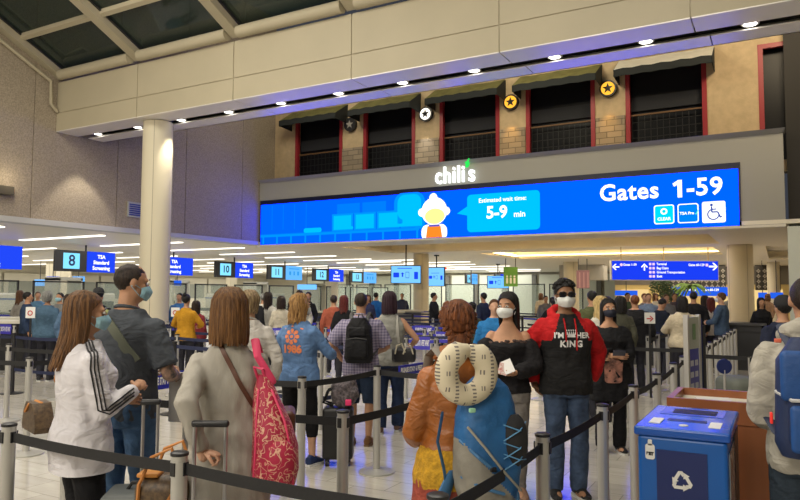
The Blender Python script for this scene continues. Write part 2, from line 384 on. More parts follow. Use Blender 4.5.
# restaurant front above: plaster piers, windows
plaster = mat('tan_plaster', (.60, .46, .28), .85, 0, None, 1, .15, 5, .5, 25)
stone = None
def stone_mat():
    m = bpy.data.materials.new('stacked_stone'); m.use_nodes = True; nt = m.node_tree; b = nt.nodes['Principled BSDF']
    tc = nt.nodes.new('ShaderNodeTexCoord'); br = nt.nodes.new('ShaderNodeTexBrick'); mp = nt.nodes.new('ShaderNodeMapping'); mp.inputs['Rotation'].default_value = (R(90), 0, 0)
    nt.links.new(tc.outputs['Object'], mp.inputs[0]); nt.links.new(mp.outputs[0], br.inputs['Vector'])
    br.inputs['Scale'].default_value = 1; br.inputs['Brick Width'].default_value = .42; br.inputs['Row Height'].default_value = .17; br.inputs['Mortar Size'].default_value = .012
    br.inputs['Color1'].default_value = (.40, .32, .23, 1); br.inputs['Color2'].default_value = (.28, .23, .17, 1); br.inputs['Mortar'].default_value = (.17, .14, .10, 1)
    nt.links.new(br.outputs[0], b.inputs['Base Color']); b.inputs['Roughness'].default_value = .9
    bp = nt.nodes.new('ShaderNodeBump'); bp.inputs['Strength'].default_value = .35; bp.inputs['Distance'].default_value = .02; nt.links.new(br.outputs[1], bp.inputs['Height']); bp.invert = True
    nt.links.new(bp.outputs[0], b.inputs['Normal']); return m
stone = stone_mat()
W = [(-15.36, -13.29), (-12.42, -10.40), (-9.50, -7.45), (-6.60, -4.53), (-3.68, -1.58), (-.36, 2.0)]
wr = MB(); edges = [XW]+[e for w_ in W for e in w_]+[2.2]
for k in range(0, len(edges), 2): wr.b2((edges[k], YC, 4.9), (edges[k+1], YC+.35, 10))
wr.b2((XW, YC+.02, 8.15), (4, YC+.35, 10)); wr.b2((XW, YC+.0, 4.8), (4, YC+.35, 5.1))
struct('wall_restaurant', wr, plaster)['kind'] = 'structure'
tag(struct('wall_restaurant_floor', MB().b2((XW, YS+.45, 4.8), (.1, YC, 4.9)), paint), kind='structure')
red = mat('red_frame', (.32, .02, .03), .45)
dglass = mat('dark_window', (.006, .007, .010), .4, spec=.25)
for i, (a, b) in enumerate(W):
    wn = struct('window_%d' % (i+2), MB().b2((a, YC+.28, 5.0), (b, YC+.32, 8.15)), dglass)
    fr = MB().b2((a, YC-.03, 5.0), (a+.12, YC+.1, 8.15)).b2((b-.12, YC-.03, 5.0), (b, YC+.1, 8.15)).b2((a, YC-.02, 8.03), (b, YC+.1, 8.15))
    obj('window_frame', fr, red, wn, smooth=False)
    if i < 5:
        obj('rail', MB().b2((a+.1, YC+.05, 6.68), (b-.1, YC+.1, 6.72)), mat('wood_rail', (.16, .08, .03), .6), wn, smooth=False)
        gr = MB()
        for k in range(12): x = a+.16+(b-a-.3)*k/11; gr.b2((x-.008, YC+.07, 5.2), (x+.008, YC+.085, 6.68))
        for k in range(6): z = 5.4+k*.22; gr.b2((a+.1, YC+.07, z-.008), (b-.1, YC+.085, z+.008))
        obj('railing_grid', gr, mat('dark_bronze', (.010, .011, .013), .6), wn, smooth=False)
        obj('interior_band', MB().b2((a+.1, YC+.2, 6.85), (b-.1, YC+.26, 7.25)), mat('dim_bulkhead', (.018, .02, .026), .8), wn, smooth=False)
for i in range(4):
    a, b = W[i][1]+.02, W[i+1][0]-.02
    tag(obj('stone_cladding', MB().b2((a, YC-.06, 4.9), (b, YC, 6.72)), stone, smooth=False), 'stacked tan stone cladding low on the pier, %s from the left' % ['first', 'second', 'third', 'fourth'][i], 'stone cladding', 'stone pier bases between the restaurant windows')
# awnings
aw = [(a-.22, b+.26, c) for (a, b), c in zip(W, ('olive', 'olive', 'olive', 'olive', 'white'))]
for i, (a, b, c) in enumerate(aw):
    mtop = mat('awning_olive', (.20, .19, .06), .8, 0, None, 1, .3, 4) if c == 'olive' else mat('awning_white', (.72, .70, .62), .7, 0, None, 1, .1, 4)
    mund = mat('awning_dark', (.018, .022, .022), .85)
    t = thing('awning', ['olive awning over the leftmost restaurant window', 'olive awning over the second restaurant window from the left', 'olive awning over the restaurant window just above the lit logo', 'wide olive awning over the fourth restaurant window', 'white awning over the rightmost framed restaurant window'][i], 'awning', ((a+b)/2, YC, 7.5), 0, 'awnings over the restaurant windows')
    hw = (b-a)/2-.06; N = 10
    def P(x, k): return Vector((x, -(.75*k)-.02, .80-.48*k+.0*k))
    top = MB(); top.loft([[P(-hw+2*hw*j/N, k/4) + Vector((0, 0, -.02*sin(pi*(j % 5)/5))) for j in range(N+1)] for k in range(5)], cap=False, closed=False)
    top.loft([[P(-hw+2*hw*j/N, k/4) + Vector((0, .02, -.03)) for j in range(N+1)] for k in range(5)], cap=False, closed=False)
    obj('canopy', top, mtop, t)
    va = MB(); 
    va.loft([[P(-hw+2*hw*j/N, 1)+Vector((0, 0, z+.025*abs(sin(pi*j/2)))) for j in range(N+1)] for z in (0, -.20)], cap=False, closed=False)
    va.loft([[P(-hw+2*hw*j/N, 1)+Vector((0, .015, z+.025*abs(sin(pi*j/2)))) for j in range(N+1)] for z in (0, -.20)], cap=False, closed=False)
    obj('valance', va, mund, t)
    for s_ in (-1, 1):
        x = s_*hw; sd = MB().loft([[Vector((x+d, 0, .78)), P(x+d, 1), P(x+d, 1)+Vector((0, 0, -.18)), Vector((x+d, -.02, .10))] for d in (-.01, .01)]); obj('side_panel', sd, mund, t, smooth=False)
# star wall lamps
for i, (X, lit) in enumerate(((-12.92, 0), (-9.97, 1), (-7.05, 2), (-4.14, 2))):
    t = thing('star_lamp', ['dark round star wall lamp on the first pier', 'white lit round star wall lamp on the second pier', 'amber lit round star wall lamp on the third pier', 'amber lit round star wall lamp on the fourth pier beside the white awning'][i], 'lamp', (X, YC, 7.53), 0, 'star lamps between the restaurant windows')
    obj('housing', MB().cyl((0, 0, 0), (0, -.12, 0), .24, 24), black, t)
    if lit:
        col = (1, .93, .8) if lit == 1 else (1, .45, .04)
        obj('lens', MB().cyl((0, -.12, 0), (0, -.135, 0), .19, 24), emis('lens%d' % lit, col, 1.6 if lit == 1 else 1.3), t)
        obj('star', stand(star(.16), (0, -.14, 0)), black if lit == 2 else mat('grey_star', (.1, .1, .1)), t, smooth=False)
        l = bpy.data.lights.new('star_lamp_glow', 'SPOT'); l.energy = 130; l.color = col if lit == 1 else (1, .55, .12); l.spot_size = R(80); l.spot_blend = .5; l.shadow_soft_size = .05
        lo = bpy.data.objects.new('star_lamp_glow', l); C.objects.link(lo); lo.parent = t; lo.location = (0, -.16, -.25); lo.rotation_euler = (R(-22), 0, 0)
    else: obj('star', stand(star(.16), (0, -.14, 0)), mat('pale_star', (.35, .33, .3)), t, smooth=False)

# dark opening to the right of the fascia with a pale glazed pillar
struct('opening_backing', MB().b2((.22, YS+.46, 3.35), (9, YS+.6, 10)), mat('opening_shade', (.02, .018, .016), .7))['kind'] = 'structure'  # dark sheet behind the opening, its shade put into the colour
rl = thing('stair_railing', 'dark vertical bar railing beside the right end of the fascia', 'railing', (.9, YS, 3.4))
g = MB()
for k in range(9): g.cyl((k*.12, 0, .2), (k*.12, 0, 2.6), .018, 6)
g.b2((-.1, -.03, 2.55), (1.1, .03, 2.65)).b2((-.1, -.03, 0), (1.1, .03, .15)); obj('bars', g, black, rl)
tag(obj('pillar', MB().b2((.18, YS-.1, 0), (1.6, YS+.5, 3.32)), mat('pale_green_wall', (.62, .66, .58), .35)), 'pale green white square pillar at the right edge under the fascia', 'pillar')

# columns
def column(X, Y, r, z1, label, cap=False):
    t = thing('round_column', label, 'column', (X, Y, 0), 0)
    g = MB().cyl((0, 0, 0), (0, 0, z1), r, 40); obj('shaft', g, paint, t)
    g = MB()
    for k in range(4): a = k*pi/2+.6; g.box((cos(a)*r, sin(a)*r, z1/2), (.012, .012, z1-.02), a)
    obj('joint', g, mat('joint_strip', (.35, .31, .23), .7), t, smooth=False)  # thin darker strips at the column joints
    obj('base_ring', MB().cyl((0, 0, 0), (0, 0, .14), r+.02, 40), black, t); return t
column(-13.2, 11.45, .355, zb-.03, 'tall round cream column standing under the long beam behind the gray shirt man')
column(-1.2, 26.2, .41, ZC, 'round cream column on the right under the end of the blue screen')
column(-13.65, 26.3, .33, ZC, 'round cream column between the two hanging tutorial monitors')
for (px, y, r, lab) in ((571, 262, .4, 'cream column rising behind the head of the man in sunglasses'), (332, 268.5, .45, 'cream column far behind the plaid shirt man'), (64, 262, .40, 'cream column far left under the lane eight display'), (52, 262, .3, 'thin cream column at far left beside the wider one'),
                        (612, 276, .3, 'thin grey column below the left part of the wayfinding sign'), (773, 262, .3, 'thin cream column far right beside the lattice panel'), (644, 278, .3, 'thin cream column behind the potted trees'), (232, 266, .35, 'far cream column behind the lane ten display')):
    p = at_z(px, y, ZC)
    column(p.x, p.y, r, ZC, lab)

# far walls of the checkpoint
bgwall = mat('far_wall', (.62, .58, .46), .7, 0, None, 1, .12, .6)
struct('wall_far', MB().b2((-60, 52, 0), (20, 52.2, ZC)), bgwall)
struct('wall_far_left', MB().b2((-44.2, -8, 0), (-44, 52, ZC)), bgwall)
struct('wall_right_lobby', MB().b2((8, 19.5, 0), (8.2, 52, ZC)), mat('warm_wall', (.75, .55, .25), .7))
# ================================================================ SIGNS
blue = emis('screen_blue', (.0, .125, 5.0), 1.0)
blue2 = emis('screen_mid_blue', (.0, .19, 5.0), 1.0)
cyan = emis('screen_cyan', (.0, .42, 1.0), 1.15)
cyan2 = emis('screen_light_cyan', (.0, .62, .95), 1.1)
wht = emis('screen_white', (1, 1, 1), 1.25)
sg = thing('led_screen', 'very long blue LED screen reading Gates 1-59 across the fascia', 'screen', (0, YS, ZC))
H_ = 1.42; X0, X1 = -16.2, -.85
def S(mb, lay, name, m, par=sg, smooth=False):    # screen drawing: x world, y height above the screen's foot
    return obj(name, stand(mb, (0, -.02-.004*lay, 0)), m, par, smooth=smooth)
def rc(x0, y0, x1, y1): return poly([(x0, y0), (x1, y0), (x1, y1), (x0, y1)])
obj('cabinet', MB().b2((X0-.05, -.0, -.02), (X1+.05, .12, H_+.16)), mat('navy_cabinet', (.004, .006, .03), .4), sg, smooth=False)
S(rc(X0, 0, X1, H_), 0, 'display', blue)
# kitchen/terminal cartoon on the left of the screen
g = MB()
for x in (-15.7, -15.2, -14.7, -14.2): g.join(rc(x, .5, x+.03, 1.36))
g.join(rc(-12.9, .9, -12.0, 1.25)); g.join(rc(-11.9, .9, -11.0, 1.25)); g.join(rc(-16.2, .33, -9.3, .36))
S(g, 1, 'counter_wall', blue2)
g = MB().join(rc(X0, .25, -8.6-1.2, .33))
for x in [-16.1+.62*i for i in range(11)]: g.join(rc(x, 0, x+.07, .25))
for x in (-13.1, -12.22, -11.34, -10.46): g.join(rc(x, .35, x+.84, .92))
g.join(rrect(1.1, .95, .3, (-10.15, .98))); g.join(rc(-9.95, .3, -9.6, .75))
S(g, 2, 'counter_front', emis('screen_soft_cyan', (.0, .27, 2.6), 1.0))
g = MB()
for x in (-13.1, -12.22, -11.34, -10.46): g.join(rc(x+.07, .39, x+.77, .86))
g.join(rrect(.85, .8, .25, (-10.15, 1.0))); g.join(rrect(.75, .16, .07, (-13.9, .42))); g.join(rrect(.4, .1, .04, (-12.45, .44))); g.join(rrect(.4, .1, .04, (-10.5, .44)))
S(g, 3, 'cartoon_trays', cyan)
# figure with a white head and an orange vest
g = MB().join(disc(.44, 30, (-9.27, .82), .43)).join(disc(.14, 16, (-9.3, 1.24))).join(disc(.13, 16, (-8.86, .80))).join(disc(.13, 16, (-9.70, .80))).join(rrect(.88, .5, .2, (-9.27, .16)))
S(g.xf(lambda v: Vector((v.x, max(v.y, .0), 0))), 4, 'figure', wht)
S(disc(.34, 24, (-9.25, .66), .24), 5, 'face', emis('screen_pale_yellow', (1, .93, .28), 1.1))
S(poly([(-9.55, 0), (-8.99, 0), (-9.05, .36), (-9.5, .36)]), 6, 'vest', emis('screen_orange', (1, .25, .02), 1.0))
S(rc(-9.45, .34, -9.08, .40), 7, 'collar', emis('screen_purple', (.12, .1, .5), 1))
g = rrect(2.25, 1.13, .12, (-7.04, .68)).join(poly([(-8.16, .62), (-8.5, .70), (-8.16, .90)]))
S(g, 4, 'speech_bubble', emis('screen_bubble', (.0, .42, .98), 1.2))
def L(s, size, c, lay=6, m=wht, bold=.012, align='CENTER', par=sg, sp=1):
    t = text_mb(s, size, align, 0, bold, sp); t.xf(lambda v: Vector((v.x+c[0], v.y+c[1], 0))); return S(t, lay, 'lettering', m, par)
L('Estimated wait time:', .18, (-7.05, 1.04), bold=.003)
L('5-9', .50, (-7.22, .66), bold=.014); L('min', .24, (-6.52, .58), bold=.005)
L('Gates', .62, (-3.48, 1.0), bold=.014, sp=1.06); L('-59', .62, (-1.62, 1.0), bold=.014, sp=1.06)
S(poly([(-2.26, .78), (-2.15, .78), (-2.15, 1.235), (-2.24, 1.235), (-2.38, 1.15), (-2.34, 1.07), (-2.26, 1.11)]), 6, 'numeral_one', wht)
S(rrect(.50, .50, .06, (-2.60, .36)), 4, 'icon_border', wht); S(rrect(.45, .45, .05, (-2.60, .36)), 5, 'icon_panel', cyan2)
S(disc(.085, 18, (-2.60, .44)), 6, 'icon_ring', wht); S(disc(.045, 16, (-2.60, .44)), 7, 'icon_hole', cyan2); L('CLEAR', .11, (-2.60, .24), 6, bold=.003)
S(rrect(.50, .50, .06, (-2.02, .36)), 4, 'icon_border', wht); S(rrect(.45, .45, .05, (-2.02, .36)), 5, 'icon_panel', emis('screen_icon_blue', (.0, .2, .85), 1.1)); L('TSA Pre', .10, (-2.05, .36), 6, bold=.003)
S(poly([(-1.86, .35), (-1.83, .31), (-1.77, .42), (-1.79, .43), (-1.83, .35)]), 6, 'tick', emis('screen_green', (.1, .9, .5)))
S(rrect(.54, .54, .05, (-1.42, .36)), 4, 'icon_panel', wht)
g = MB(); ib = emis('screen_navy', (.02, .06, .35), 1)
def seg(a, b, w_=.035):
    a, b = Vector((*a, 0)), Vector((*b, 0)); d = (b-a).normalized(); n = Vector((-d.y, d.x, 0))*w_/2
    return MB().add([a-n, b-n, b+n, a+n], [(0,1,2,3)])
g.join(disc(.035, 12, (-1.47, .54))); g.join(seg((-1.47, .50), (-1.46, .35))).join(seg((-1.46, .36), (-1.33, .36))).join(seg((-1.33, .36), (-1.27, .22))).join(seg((-1.46, .43), (-1.36, .43), .03)).join(seg((-1.28, .22), (-1.23, .24), .03))
for k in range(14):
    a0 = R(100+k*18); a1 = R(100+(k+1)*18); c_ = (-1.43, .30)
    g.join(seg((c_[0]+.13*cos(a0), c_[1]+.13*sin(a0)), (c_[0]+.13*cos(a1), c_[1]+.13*sin(a1)), .03))
S(g, 6, 'wheelchair_symbol', ib)
# lit restaurant logo standing on the fascia
lg = thing('restaurant_logo', "white lit chili's lettering standing above the blue screen", 'sign', (-8.55, YS-.05, 5.27))
t = text_mb("chili", .72, 'CENTER', .04, .012, 1.12); obj('lettering', stand(t, (-.16, -.04, 0), sx=.76), emis('logo_white', (.95, 1, .95), 1.5), lg, smooth=False)
t = text_mb("s", .72, 'CENTER', .04, .014); obj('lettering', stand(t, (.56, -.04, 0), sx=.82), emis('logo_white', (.95, 1, .95), 1.5), lg, smooth=False)
g = poly([(.37, .20), (.44, .18), (.50, .24), (.52, .34), (.48, .38), (.52, .46), (.47, .47), (.43, .39), (.35, .36), (.38, .29)])
obj('pepper_apostrophe', stand(g, (0, -.09, 0)), emis('logo_green', (.02, .6, .08), 1.3), lg, smooth=False)


# lane displays: number monitor + blue panel, facing the queues (+X)
sgb = emis('lane_sign_blue', (.015, .06, .85), 1.0); pale = emis('monitor_cyan', (.22, .68, 1.0), 1.15); pale2 = emis('monitor_pale_blue', (.12, .42, .95), 1.1)
def lane(X, Y, z, num, right, label, wd=2.45, ht=.76, par=None):
    t = thing('lane_display', label, 'sign', (X, Y, z), 0, 'lane number displays over the checkpoint')
    h = wd/2
    obj('housing', MB().b2((-.06, -h, 0), (.05, .05 if num else -h+.05, ht)), black, t, smooth=False) if num else None
    if num:
        obj('display', MB().b2((.05, -h+.30, .10), (.058, -.28, ht-.10)), pale, t, smooth=False)
        obj('numeral', stand(text_mb(num, .55 if len(num) == 1 else .46, bold=.012), (.062, -h/2+.02, ht/2), R(90)), mat('numeral_ink', (.01, .03, .12)), t, smooth=False)
    a = .02 if num else -h
    obj('panel', MB().b2((-.05, a, 0), (.06, h, ht)), sgb if right == 'tsa' else pale2, t, smooth=False)
    c = (a+h)/2
    if right == 'tsa':
        for k, s_ in enumerate(('TSA', 'Standard', 'Screening')):
            obj('lettering', stand(text_mb(s_, .19, bold=.006), (.064, c, ht*.75-k*.21), R(90)), wht, t, smooth=False)
    else:
        g = MB().join(rrect(.16, .2, .03, (-.35, -.02))).join(rrect(.12, .22, .02, (0, -.02))).join(rrect(.16, .22, .03, (.35, -.02))).join(rc(-.45, .2, .45, .25))
        obj('pictograms', stand(g, (.064, c, ht/2), R(90)), emis('pictogram_blue', (.03, .3, .75), 1), t, smooth=False)
    obj('rod', MB().cyl((0, 0, ht), (0, 0, ZC-z), .035, 10), black, t)
    return t
lane(-22.0, 12.45, 2.42, '', 'tsa', 'blue TSA Standard Screening sign cut by the left photo edge', wd=2.2)
lane(-22.3, 16.17, 2.42, '8', 'tsa', 'hanging display with number 8 beside blue TSA panel, largest and farthest left')
lane(-22.6, 20.6, 2.42, '', 'tsa', 'blue TSA Standard Screening sign seen just right of the big left column', wd=2.1)
lane(-23.2, 24.95, 2.41, '10', 'tsa', 'hanging display with number 10 beside blue TSA panel, second pair right of the big column', wd=2.6)
lane(-23.5, 29.2, 2.40, '11', 'pic', 'hanging display with number 11, pale monitor at right, above the white blouse woman', wd=2.9)
lane(-24.3, 34.4, 2.40, '12', 'tsa', 'hanging display with number 12 beside blue panel, above the rust shirt man', wd=3.2)
lane(-25.5, 40.3, 2.40, '13', 'pic', 'hanging display with number 13, pale monitor at right, above the plaid man', wd=3.4)
lane(-20.4, 47.5, 2.42, '14', 'pic', 'small far display with number 14, left of a far pair', wd=2.2)
lane(-18.6, 48.8, 2.42, '15', 'tsa', 'small far display with number 15, right of a far pair', wd=2.2)
# hanging tutorial monitors
def ceil_z(p): return ZC+.42 if any(t_[0] < p.x < t_[2] and t_[1] < p.y < t_[3] for t_ in tr) else ZC
def monitor(px, ytop, yc_, w_, h_, turn, label):
    p = at_z(px, ytop, ZC); D = -p.x*sin(TH)+p.y*cos(TH); z = EYE+(294.7-yc_)/F*D
    t = thing('hanging_monitor', label, 'monitor', (p.x, p.y, z), TH+turn, 'hanging tutorial monitors')
    obj('housing', MB().b2((-w_/2-.03, 0, -h_/2-.03), (w_/2+.03, .08, h_/2+.03)), black, t, smooth=False)
    obj('display', MB().b2((-w_/2, -.008, -h_/2), (w_/2, 0, h_/2)), emis('tutorial_pale', (.16, .48, .98), 1.2), t, smooth=False)
    k = w_/1.2
    g = MB().join(rrect(.24*k, .2*k, .03, (-.4*k, -.02))).join(rrect(.16*k, .3*k, .02, (.42*k, -.04))).join(rc(-.35*k, .24*k, .25*k, .27*k)).join(poly([(-.17*k, -.1*k), (-.11*k, -.1*k), (-.11*k, .02), (-.06*k, .02), (-.14*k, .09*k), (-.22*k, .02), (-.17*k, .02)]))
    obj('pictograms', stand(g, (0, -.012, 0)), emis('pictogram_deep_blue', (.01, .06, .8), 1), t, smooth=False)
    g = MB().join(rrect(.16*k, .27*k, .03, (.06*k, -.02))); obj('phone_symbol', stand(g, (0, -.012, 0)), emis('pictogram_grey', (.08, .25, .55), 1), t, smooth=False)
    g = MB().join(rrect(.12*k, .2*k, .02, (.06*k, -.02))); obj('phone_screen', stand(g, (0, -.016, 0)), emis('tutorial_pale', (.16, .48, .98), 1.2), t, smooth=False)
    obj('rod', MB().cyl((0, .06, h_/2), (0, .06, ceil_z(p)-z), .03, 10).cyl((0, .06, ceil_z(p)-z-.05), (0, .06, ceil_z(p)-z), .12, 14), black, t)
monitor(406, 251, 275.8, 1.18, .68, R(-4), 'large hanging blue tutorial monitor just left of the cream column')
monitor(436, 255, 278, .78, .80, R(-28), 'hanging tutorial monitor turned sideways, right of the cream column')
monitor(498, 264, 283, 1.2, .68, R(0), 'hanging tutorial monitor above the woman in the white mask')
# hanging banners
def banner(px, ytop, yb, D, w_, m, label, extra=None):
    p = at_D(px, D); z1 = EYE+(294.8-ytop)/F*D; z0 = EYE+(294.8-yb)/F*D
    t = thing('banner', label, 'banner', (p.x, p.y, z0), TH)
    obj('cloth', MB().b2((-w_/2, 0, 0), (w_/2, .03, z1-z0)), m, t, smooth=False)
    obj('rod', MB().cyl((-w_/2+.1, .015, z1-z0), (-w_/2+.1, .015, ZC-z0), .02, 6).cyl((w_/2-.1, .015, z1-z0), (w_/2-.1, .015, ZC-z0), .02, 6), black, t)
    if extra: extra(t, w_, z1-z0)
def people_sym(t, w_, h):
    g = MB()
    for x in (-.18, 0, .18): g.join(disc(.05, 10, (x, h*.52))).join(rrect(.1, .28, .03, (x, h*.3)))
    obj('figures_symbol', stand(g, (0, -.01, 0)), mat('banner_white', (.8, .8, .7)), t, smooth=False)
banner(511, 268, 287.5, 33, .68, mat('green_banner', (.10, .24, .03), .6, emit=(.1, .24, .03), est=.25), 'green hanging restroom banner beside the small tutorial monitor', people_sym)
def stripes(t, w_, h):
    g = MB()
    for k in range(3): g.join(rc(-w_/2+.12+k*.2, .02, -w_/2+.18+k*.2, h-.1))
    obj('stripes', stand(g, (0, -.01, 0)), mat('banner_pink', (.35, .2, .22)), t, smooth=False)
banner(583.5, 271, 289, 33, .62, mat('maroon_banner', (.20, .10, .12), .6), 'maroon striped hanging banner right of the man in sunglasses', stripes)
# wayfinding sign
p = at_z(664.5, 247, ZC); D = -p.x*sin(TH)+p.y*cos(TH); k = D/F
ws = thing('wayfinding_sign', 'long blue hanging wayfinding sign with white arrows over the lobby', 'sign', (p.x, p.y, EYE+(295.9-281.2)*k), TH)
wd, hh = 106*k, 18.6*k
obj('housing', MB().b2((-wd/2-.03, 0, -.03), (wd/2+.03, .2, hh+.03)), mat('sign_rim', (.5, .5, .5), .4), ws, smooth=False)
obj('panel', MB().b2((-wd/2, -.01, 0), (wd/2, 0, hh)), emis('way_blue', (.01, .045, .82), 1.0), ws, smooth=False)
def arrow(c, s_, a):
    M = Matrix.Rotation(a, 3, 'Z')
    g = poly([(-.5, -.09), (.15, -.09), (.15, .09), (-.5, .09)]).join(poly([(.5, 0), (.08, .42), (-.08, .42), (-.08, .36), (.27, 0), (-.08, -.36), (-.08, -.42), (.08, -.42)]))
    return g.xf(lambda v: M@Vector(v)*s_+Vector((*c, 0)))
X_ = lambda q: (q-.5)*wd
for g in (arrow((X_(.035), hh*.68), .26, pi), arrow((X_(.305), hh*.68), .26, pi/2), arrow((X_(.955), hh*.72), .32, 0)): obj('arrow', stand(g, (0, -.015, 0)), wht, ws, smooth=False)
def LW(s, w_, size, c, align='LEFT'):
    t = text_mb(s, size, align, 0, .002); W_ = max(v.x for v in t.v)-min(v.x for v in t.v); x0_ = X_(c[0]); k_ = w_*wd/W_
    obj('lettering', stand(t, (x0_, -.015, c[1]), sx=k_), wht, ws, smooth=False)
LW('Gates 1-59', .125, .12, (.105, hh*.80)); LW('Terminal', .095, .12, (.42, hh*.84)); LW('Bag Claim', .11, .12, (.42, hh*.62)); LW('Ground Transportation', .265, .12, (.42, hh*.40)); LW('Exit', .05, .12, (.42, hh*.18)); LW('Gates 60-129', .15, .12, (.872, hh*.80), 'RIGHT')
g = MB()
for r_ in range(4):
    for c_ in range(2): g.join(rrect(.09, .09, .02, (X_(.360+c_*.032), hh*(.84-r_*.22))))
g.join(disc(.055, 12, (X_(.088), hh*.80))).join(rrect(.1, .1, .02, (X_(.895), hh*.80)))
obj('icons', stand(g, (0, -.015, 0)), emis('icon_pink_white', (.85, .6, .8), 1), ws, smooth=False)
for s_ in (-1.55, 0, 1.62): obj('rod', MB().cyl((s_, .1, hh), (s_, .1, ZC-ws.location.z), .018, 6), mat('bronze_rod', (.4, .28, .12), .4), ws)
# further blue signs in the depth
def small_sign(x0, x1, y0, y1, D, label, txt=None, m=None):
    p = at_D((x0+x1)/2, D); k = D/F; hz = 294.9+((x0+x1)/2-400)*.0041
    t = thing('blue_sign', label, 'sign', (p.x, p.y, EYE+(hz-y1)*k), TH); w_ = (x1-x0)*k; h = (y1-y0)*k
    obj('panel', MB().b2((-w_/2, 0, 0), (w_/2, .1, h)), m or emis('far_sign_blue', (.02, .12, .8), .9), t, smooth=False)
    if txt: obj('lettering', stand(text_mb(txt, h*.36, bold=.004), (0, -.01, h*.68)), wht, t, smooth=False)
    obj('rod', MB().cyl((0, .05, h), (0, .05, ceil_z(p)-t.location.z), .02, 6), black, t)
small_sign(673, 731, 288.5, 297.5, 34, 'wide blue lit sign band behind the potted palm', 'Terminal      Gates 60-129')
small_sign(616, 638, 292, 297, 36, 'small blue sign far behind under the wayfinding sign')
small_sign(760, 768, 294, 300, 34, 'narrow blue sign right of the big right column'); small_sign(772, 784, 294, 300, 34, 'second narrow blue sign at far right, near the pale pillar')
small_sign(45, 57, 278, 287, 36, 'small blue arrow sign far left under the lane eight display')
small_sign(33, 43.5, 281, 287.5, 38, 'small pale blue monitor farthest left in the depth', None, emis('tutorial_pale', (.16, .48, .98), 1.2))
small_sign(71, 82.5, 278, 287, 36, 'small blue timetable monitor right of the far left cream column', None, pale2)
small_sign(172, 180, 282, 287, 36, 'tiny blue sign in the depth right of the big left column')
small_sign(297, 316, 286, 291, 44, 'tiny pale blue monitor behind the lane eleven display', None, emis('tutorial_pale', (.16, .48, .98), 1.2))
# fluorescent strips in the low ceiling
fl = emis('fluorescent', (1, .93, .80), 2.2)
for c_, (xa, xb) in enumerate(((-21.9, -17.8), (-28.8, -24.7), (-35.6, -31.4), (-42, -38))):
    for r_ in range(-3, 12):
        Y = 10.4+3.07*r_
        if (c_ == 0 and Y < 6) or Y < 0: continue
        t = thing('ceiling_light', 'fluorescent ceiling strip, %s column from the side wall, %s from near end' % (ORD[c_], ORD[r_+3]), 'light', ((xa+xb)/2, Y, ZC), 0, 'fluorescent strips of the checkpoint ceiling')
        obj('diffuser', MB().b2((-(xb-xa)/2, -.09, -.03), ((xb-xa)/2, .09, 0)), fl, t, smooth=False)
for r_ in range(7):
    t = thing('ceiling_light', 'white fluorescent strip beyond the ceiling trays, %s one going away' % ORD[r_], 'light', (-17.5+(r_ % 2)*1.0, 30.5+3.07*r_, ZC), 0, 'fluorescent strips beyond the trays')
    obj('diffuser', MB().b2((-2, -.09, -.03), (2, .09, 0)), fl, t, smooth=False)
# vent, sconce, exit
p = at_X(134.5, 210, XW); t = thing('wall_vent', 'small blue lit louvre vent on the high side wall', 'vent', (XW, p.y, p.z), 0)
obj('frame', MB().b2((0, -.26, -.22), (.05, .26, .22)), mat('vent_frame', (.45, .45, .42)), t, smooth=False)
g = MB()
for k_ in range(6): g.b2((.05, -.22, -.17+k_*.06), (.07, .22, -.14+k_*.06))
obj('slats', g, mat('vent_blue_light', (.03, .05, .25)), t, smooth=False)  # blue light on the slats is put into their colour
p = at_X(4, 191, XW); t = thing('wall_lamp', 'small up and down wall lamp at the left photo edge', 'lamp', (XW, p.y, p.z), 0)
obj('body', MB().b2((0, -.28, -.1), (.22, .12, .1)), mat('bronze', (.08, .07, .05), .4), t, smooth=False); obj('lens', MB().ell((.1, .14, 0), (.09, .05, .1), 12), mat('amber_lens', (.5, .35, .15), .2), t)
l = bpy.data.lights.new('wall_lamp_beam', 'POINT'); l.energy = 6; l.color = (1, .85, .6); lo = bpy.data.objects.new('wall_lamp_beam', l); C.objects.link(lo); lo.parent = t; lo.location = (.4, 0, .3)
small_sign(442, 446.5, 268, 271, 45, 'small red exit sign beyond the cream column', None, emis('exit_red', (1, .05, .04), 1.5))

